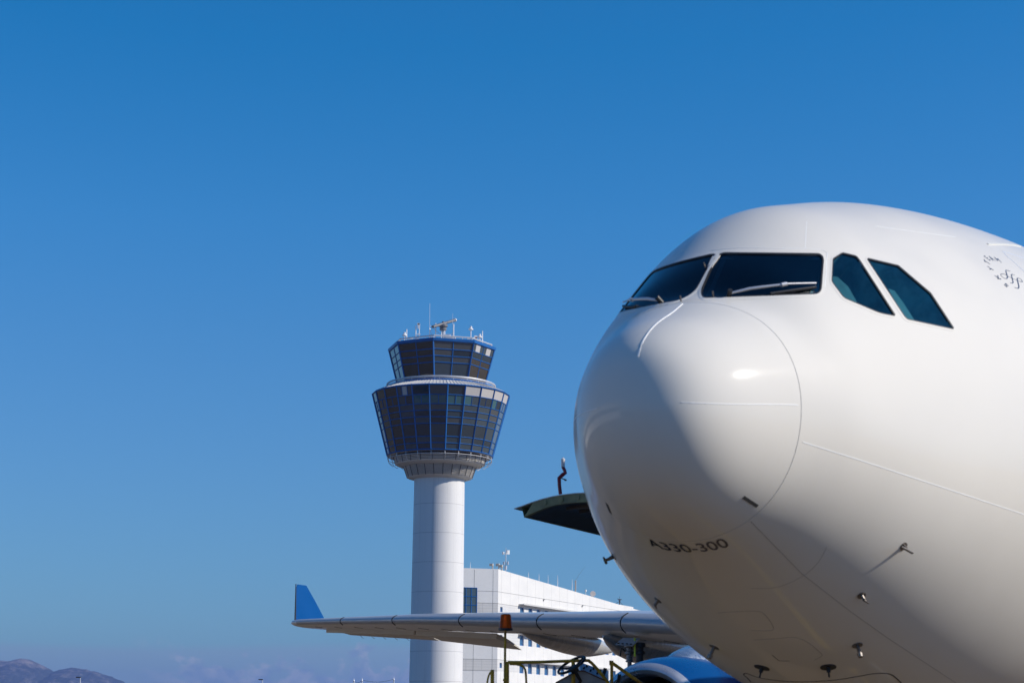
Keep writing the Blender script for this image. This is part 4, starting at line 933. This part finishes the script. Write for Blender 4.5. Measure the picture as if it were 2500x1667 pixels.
# local frame: y runs away along the facade, x points out of it (right), the short face runs along -x
BWH = mat('white cladding', (.80, .79, .77), .5, var=.015, vscale=.2); 
def clad(name, base, jl, dk):
    m = mat(name, base, .55, var=.02, vscale=.5); N = m.node_tree.nodes; L = m.node_tree.links; b = N['Principled BSDF']; t = N.new('ShaderNodeTexCoord'); s = N.new('ShaderNodeSeparateXYZ'); L.new(t.outputs['Object'], s.inputs[0])
    k = None
    for ch, off, per, w_ in jl:
        v = math_('LESS_THAN', math_('FRACT', math_('DIVIDE', math_('ADD', s.outputs[ch], off, N=N, L=L), per, N=N, L=L), N=N, L=L), w_/per, N=N, L=L)
        k = v if k is None else math_('MAXIMUM', k, v, N=N, L=L)
    x = N.new('ShaderNodeMix'); x.data_type = 'RGBA'; L.new(math_('MULTIPLY', k, .6, N=N, L=L), x.inputs[0]); src = b.inputs['Base Color'].links[0].from_socket; L.new(src, x.inputs[6]); x.inputs[7].default_value = (*dk, 1); L.new(x.outputs[2], b.inputs['Base Color']); return m
CL = clad('white panel cladding', (.72, .705, .68), [(1, -1.1, 3.03, .07)], (.3, .3, .3)); CLE = mat('white end cladding', (.74, .735, .73), .55, var=.02)
STN = clad('pale stone tiles', (.64, .63, .62), [(1, -1.1, 1.51, .05), (2, 0, .425, .035)], (.42, .42, .42)); STE = clad('pale stone tiles end', (.62, .61, .60), [(0, 0, 1.9, .05), (2, 0, .425, .04)], (.38, .38, .38))
JNT = mat('cladding joint', (.22, .22, .22), .8); BG = tglass('blue window glass', (.04, .12, .25), ior=1.6, bump=.02); BFR = mat('light blue frame', (.10, .22, .55), .4)
EA = rad(40); EP = lambda x, y, z: (x*math.cos(EA)-y*math.sin(EA), x*math.sin(EA)+y*math.cos(EA), z)
LEN = 80.0; roofz = lambda u: 27.36-.0515*u
facz = sorted([0]+[z for b in range(5) for z in (22.05-4.28*b, 20.3-4.28*b)]+[23.87])
bands = [(22.05-4.28*b, 20.3-4.28*b) for b in range(5)]
wins = []
for r_ in range(5):
    zt = 22.0-4.28*r_ if r_ == 0 else 21.88-4.28*r_; zb = zt-1.62
    for k in range(23): wins.append((7.7+3.03*k, 9.15+3.03*k, zb, zt, 1))
    wins.append((.8, 1.62, 21.6-4.28*r_-.78, 21.6-4.28*r_, 0))
us = sorted(set([0, LEN]+[w_[0] for w_ in wins]+[w_[1] for w_ in wins])); zs_ = sorted(set(facz+[w_[2] for w_ in wins]+[w_[3] for w_ in wins]))
fm = MB(); wk = {}
for (a, b, c, d, k) in wins: wk[(round(a, 3), round(c, 3))] = 1
def inw(u, z): return any(a < u < b and c < z < d for a, b, c, d, k in wins)
for i in range(len(us)-1):
    for j in range(len(zs_)-1):
        um = (us[i]+us[i+1])/2; zm = (zs_[j]+zs_[j+1])/2
        if inw(um, zm): continue
        st_ = any(b < zm < t for t, b in bands)
        fm.add([(0, us[i], zs_[j]), (0, us[i+1], zs_[j]), (0, us[i+1], zs_[j+1]), (0, us[i], zs_[j+1])], [(0, 1, 2, 3)], 1 if st_ else 0)
zt_ = zs_[-1]; tp_ = [(0, 27.36), (47.2, roofz(47.2)), (47.3, roofz(47.2)+.02), (53.4, roofz(47.2)-.02), (53.45, roofz(53.4)), (LEN, roofz(LEN))]
for (a, za), (b, zb) in zip(tp_[:-1], tp_[1:]):
    fm.add([(0, a, zt_), (0, b, zt_), (0, b, zb), (0, a, za)], [(0, 1, 2, 3)], 0)
WD = 9.0                                # depth of the end face
for j in range(len(facz)-1):
    st_ = any(b <= facz[j] < t for t, b in bands)
    fm.add([(0, 0, facz[j]), EP(-WD, 0, facz[j]), EP(-WD, 0, facz[j+1]), (0, 0, facz[j+1])], [(0, 1, 2, 3)], 3 if st_ else 2)
fm.add([(0, 0, zt_), EP(-WD, 0, zt_), EP(-WD, 0, 27.36), (0, 0, 27.36)], [(0, 1, 2, 3)], 2)
for (a, za), (b, zb) in zip(tp_[:-1], tp_[1:]): fm.add([(0, a, za), (0, b, zb), (-WD, b, zb), (-WD, a, za)], [(0, 1, 2, 3)], 0)
fm.add([(-WD, 0, 0), (-WD, LEN, 0), (-WD, LEN, roofz(LEN)), (-WD, 0, 27.36)], [(0, 1, 2, 3)], 0); fm.add([(0, LEN, 0), (-WD, LEN, 0), (-WD, LEN, roofz(LEN)), (0, LEN, roofz(LEN))], [(0, 1, 2, 3)], 0)
ee = EP(-WD, 0, 0); fm.add([(0, 0, 27.36), (-WD, 0, 27.36), (ee[0], ee[1], 27.36)], [(0, 1, 2)], 0); fm.add([(ee[0], ee[1], 0), (-WD, 0, 0), (-WD, 0, 27.36), (ee[0], ee[1], 27.36)], [(0, 1, 2, 3)], 2)
fm.build('wall', [CL, STN, CLE, STE], bd, fix=False)
m_ = MB(); m_.box((.0, LEN/2, 23.87), (.03, LEN, .05)); m_.box((.0, 3.6, 22.05), (.03, 7.2, .05)); m_.box((0, 3.6, 13.5), (.03, 7.2, .05)); m_.build('cladding_joint', JNT, bd)
m_ = MB(); [m_.box((-WD/2, 0, z), (WD, .03, .05)) for z in (23.9, 22.08, 11.78, 13.5)]; [m_.box((x, 0, 13.6), (.05, .026, 27.2)) for x in (-.82, -3.8, -7.0)]; m_.v = [EP(*v) for v in m_.v]; m_.build('cladding_joint', JNT, bd)
for a, b, c, d, k in wins:
    m_ = MB(); x = -.22; m_.add([(x, a, c), (x, b, c), (x, b, d), (x, a, d)], [(0, 1, 2, 3)], 0)
    for (p0, p1) in (((a, c), (b, c)), ((b, c), (b, d)), ((b, d), (a, d)), ((a, d), (a, c))):
        m_.add([(x, *p0), (x, *p1), (0, *p1), (0, *p0)], [(0, 1, 2, 3)], 1)
    t_ = .06
    for bx in (((x+.02, a+t_/2, (c+d)/2), (.04, t_, d-c)), ((x+.02, b-t_/2, (c+d)/2), (.04, t_, d-c)), ((x+.02, (a+b)/2, c+t_/2), (.04, b-a-2*t_, t_)), ((x+.02, (a+b)/2, d-t_/2), (.04, b-a-2*t_, t_))): m_.box(*bx, mi=2)
    m_.build('window', [BG, BWH, BFR], bd, fix=False)
for r_, (z, u0, u1) in enumerate(((22.32, 7.2, 34.2), (17.68, 7.2, 42), (13.42, 7.2, 42), (9.1, 7.2, 42), (4.8, 7.2, 42), (17.68, 44, 78), (22.32, 36, 78))):
    m_ = MB(); 
    for i in range(5): m_.box((.12+.19*i, (u0+u1)/2, z+.02*i), (.07, u1-u0, .12))
    m_.box((.92, (u0+u1)/2, z+.10), (.05, u1-u0, .24))
    k = int((u1-u0)/3.03)
    for i in range(k+1): m_.box((.45, u0+.05+i*3.03, z+.09), (.9, .07, .10))
    m_.build('sun_canopy', ANG if False else SOFF, bd)
for u in (16.2, 31.3, 46.6, 61.8):
    m_ = MB(); m_.box((.18, u, 23.75), (.35, .3, .12), bev=.02); m_.box((.05, u, 23.6), (.1, .12, .25)); m_.build('wall_lamp', SOFF, bd)
# glazed link on the end face
gm = MB(); x0, x1, y0 = -3.62, -8.8, -1.2; zb, zt = 17.7, 24.25
gm.add([(x0, y0, zb), (x1, y0, zb), (x1, y0, zt), (x0, y0, zt)], [(0, 1, 2, 3)]); gm.add([(x0, 0, zb), (x0, y0, zb), (x0, y0, zt), (x0, 0, zt)], [(0, 1, 2, 3)]); gm.add([(x0, 0, zt), (x0, y0, zt), (x1, y0, zt), (x1, 0, zt)], [(0, 1, 2, 3)])
gm.add([(x0, 0, zb), (x0, y0, zb), (x1, y0, zb), (x1, 0, zb)], [(0, 1, 2, 3)])
gm.v = [EP(*v) for v in gm.v]; gl_ = gm.build('glazed_link', TG, bd); m_ = MB()
for i in range(6): z = zb+i*(zt-zb)/5; z = zt-1.32*i; m_.tube([(x0+.03, 0, z), (x0+.03, y0-.03, z), (x1, y0-.03, z)], .06, 4)
for i in range(7): x = x0-i*.86; m_.tube([(x, y0-.03, zb), (x, y0-.03, zt)], .06, 4)
m_.tube([(x0+.03, -.5, zb), (x0+.03, -.5, zt)], .05, 4); m_.v = [EP(*v) for v in m_.v]; m_.build('glazing_frame', TBLUE, gl_)
# roof items, each standing on the parapet line
def fp(x, y, back=.6):                 # a point above the facade, `back` metres behind it, in building coordinates
    o, d = ray(x, y); I = (Matrix.Translation(BC) @ Matrix.Rotation(-HD, 4, 'Z')).inverted(); o = I @ o; d = I.to_3x3() @ d
    s = (-back-o.x)/d.x; return o+d*s
def rfp(x, y, back=.6):
    p = fp(x, y, back); return p
def spike(x, yt, yb, r=.05, name='whip_antenna', m=ANT, back=.6, r2=None):
    a = fp(x, yb, back); b = fp(x, yt, back); a.z = min(a.z, roofz(max(0, a.y))+.0)-.05; m_ = MB(); m_.tube([a, Vector((a.x, a.y, a.z+(b.z-a.z)*.5)), Vector((a.x, a.y, b.z))], [r, r, r2 or r], 6); return m_.build(name, m, bd)
for x, yt, yb, r in ((1290, 1396, 1408, .05), (1315.8, 1400, 1417, .05), (1338, 1403, 1423, .045), (1361.3, 1403.5, 1429, .06), (1396.8, 1413, 1440, .055)): spike(x, yt, yb, r, r2=.02)
spike(1405, 1416, 1442, .12, 'vent_pipe', mat('tan pipe', (.45, .38, .33), .5))
def endp(x, y, back=.6):
    o, d = ray(x, y); I = (Matrix.Translation(BC) @ Matrix.Rotation(-HD, 4, 'Z')).inverted(); o = I @ o; d = I.to_3x3() @ d; s = (back-o.y)/d.y; return o+d*s
m_ = MB(); a = endp(1148.3, 1391); b = endp(1148.3, 1371); m_.tube([a, b], [.05, .02], 6); m_.build('whip_antenna', ANT, bd)
for x, y in ((1202.5, 1379), (1218, 1379), (1225.5, 1382)):
    a = endp(x, y, 1.0); m_ = MB(); m_.tube([a, (a.x, a.y, 27.3)], .10, 6); m_.box(a+Vector((-.15, -.1, .05)), (.6, .35, .38), bev=.03); m_.build('roof_camera', mat('beige housing', (.5, .46, .40), .5) if x < 1210 else bpy.data.materials['beige housing'], bd)
c = fp(1234.8, 1370); m_ = MB(); zt2 = fp(1234.8, 1352).z; m_.tube([(c.x, c.y, 27.1), (c.x, c.y, zt2)], .07, 8); m_.tube([(c.x, c.y, zt2), (c.x, c.y, fp(1234.8, 1336).z)], .03, 5); m_.box((c.x, c.y, 27.9), (.3, .3, .6))
for dx in (-.35, .35): m_.box((c.x+dx, c.y, 28.6), (.2, .2, .5))
cm_ = m_.build('mobile_mast', RAILW, bd)
for x in (1228.3, 1238.2, 1241): 
    a = fp(x, 1352.5, .6+(1.2 if x < 1230 else 0)); b = fp(x, 1342.5, .6); m_ = MB(); m_.box((a.x, a.y, (a.z+b.z)/2), (.28, .28, b.z-a.z)); m_.tube([(a.x, a.y, a.z+.05), (c.x, c.y, a.z+.05)], .05, 5); m_.build('panel_antenna', ANT, cm_)
c = fp(1447.4, 1448.6, .3); m_ = MB(); n_ = (LI.to_3x3() @ Vector((.12, -1, 0))).normalized(); m_.tube([c-n_*.2, c+n_*.12], .47, 28); do = m_.build('dish_antenna', mat('cream dish', (.70, .62, .55), .4), bd)
m_ = MB(); m_.tube([c-n_*.15, (c.x, c.y, roofz(c.y)-.3)], .08, 8); m_.build('dish_bracket', RAILW, do)
c = fp(1430, 1442.5); m_ = MB(); m_.rev([(.001, 0), (.16, .05), (.18, .2), (.1, .35), (.001, .4)], c-Vector((0, 0, .1)), n=14); m_.tube([c, (c.x, c.y, roofz(c.y)-.1)], .04, 6); m_.build('dome_antenna', CREAM, bd)
c = fp(1512.7, 1475, .4); t2 = fp(1512.7, 1462, .4); m_ = MB(); m_.tube([(c.x, c.y, roofz(c.y)-.2), t2], .08, 6); m_.tube([t2+Vector((0, -.9, 0)), t2+Vector((0, .9, 0))], .06, 5); m_.tube([t2+Vector((0, -.7, .0)), t2+Vector((0, 0, -.5)), t2+Vector((0, .7, 0))], .04, 5)
for s in (-1, 1): m_.tube([t2+Vector((0, 0, -.4)), Vector((c.x, c.y+s*2.1, roofz(c.y+s*2.1)))], .04, 5)
m_.tube([t2, t2+Vector((0, 0, .5))], .025, 5); m_.build('cross_antenna', DARKP, bd)
m_ = MB(); a = fp(1406, 1415); b = fp(1415, 1400); c = fp(1428, 1383); m_.tube([a, b, c], .018, 4); m_.build('stay_wire', DARKP, bd)
a = fp(1602, 1503, .3); m_ = MB(); m_.rev([(.3, 0), (.35, .3), (.2, .55), (.001, .6)], (a.x, a.y, roofz(a.y)-.05), n=12); m_.build('dome_antenna', ANT, bd)

# ------------------------------------------------------------------ concourse left of the view, mirrored in the nose paint
cc = empty('concourse_building', (-62, 70, 0), rad(12)); tag(cc, 'low white airport concourse with a dark glass band, left beyond the picture edge', 'building')
m_ = MB(); m_.box((0, 0, 5.5), (22, 150, 11)); m_.box((0, 0, 11.4), (24, 152, .8)); m_.build('wall', BWH, cc)
m_ = MB(); m_.box((11.1, 0, 7.2), (.3, 148, 3.6)); m_.build('glass_band', TG, cc)
m_ = MB()
for k in range(50): m_.box((11.3, -73.5+k*3, 7.2), (.2, .15, 3.7))
m_.build('mullions', SOFF, cc)
# ------------------------------------------------------------------ distant poles
def pole(x, y, D, label, cat, head=None, wires=None, name='lamp_post', r=.10):
    p = wd(x, y, D); o = empty(name, (p.x, D, 0)); tag(o, label, cat, 'distant street lamps' if head else 'distant wire poles')
    m_ = MB(); m_.tube([(0, 0, 0), (0, 0, p.z)], [r*1.4, r], 8); m_.build('pole', RAILW, o)
    if head:
        m_ = MB(); m_.box((head*.35, 0, p.z+.02), (.95, .4, .22), bev=.05); m_.build('lamp_head', DARKP, o)
    else:
        m_ = MB(); m_.rev([(.12, 0), (.2, .1), (.08, .35), (.02, .8)], (0, 0, p.z), n=10); m_.build('finial', RAILW, o)
    return p
pole(196, 1652.5, 380, 'street lamp standing before the hills, leftmost of the distant poles', 'street lamp', -1)
pole(640.5, 1658, 420, 'street lamp under the low clouds, between hills and tower', 'street lamp', -1)
pa = []
for x, y, s in ((864, 1663, 'leftmost of three beside the tower'), (884, 1662, 'middle one of three beside the tower'), (961.5, 1660, 'right one of three, nearest the tower')):
    pa.append(pole(x, y, 430, 'pale wire pole, '+s, 'wire pole', None, name='utility_pole', r=.13))
m_ = MB()
for i in range(2):
    A, B = pa[i], pa[i+1]; m_.tube([A.lerp(B, t)+Vector((0, 0, .25-.5*math.sin(math.pi*t))) for t in np.linspace(0, 1, 12)], .03, 4)
w_ = m_.build('overhead_wire', BLK); tag(w_, 'thin sagging wire strung between the three distant pale poles', 'wire')
# yellow lead-in line on the apron, running along under the aircraft
m_ = MB(); YL = mat('yellow line paint', (.42, .28, .02), .7, var=.2, vscale=2)
m_.add([lp(-.08, -10, .004), lp(.08, -10, .004), lp(.08, 60, .004), lp(-.08, 60, .004)], [(0, 1, 2, 3)])
m_.add([lp(-2.3, -10, .004), lp(-2.2, -10, .004), lp(-2.2, 60, .004), lp(-2.3, 60, .004)], [(0, 1, 2, 3)])
tag(m_.build('apron_marking', YL, fix=False), kind='structure')
# ------------------------------------------------------------------ air
def haze():
    m_ = MB(); m_.box((0, 2500, 219), (24000, 24000, 440)); hm = bpy.data.materials.new('haze air'); hm.use_nodes = True; N = hm.node_tree.nodes; N.clear()
    o = N.new('ShaderNodeOutputMaterial'); v = N.new('ShaderNodeVolumePrincipled'); v.inputs['Color'].default_value = (.32, .48, 1, 1); v.inputs['Density'].default_value = 8.5e-5; v.inputs['Anisotropy'].default_value = .3
    hm.node_tree.links.new(v.outputs[0], o.inputs['Volume']); h = m_.build('haze', hm); tag(h, kind='stuff')
haze()
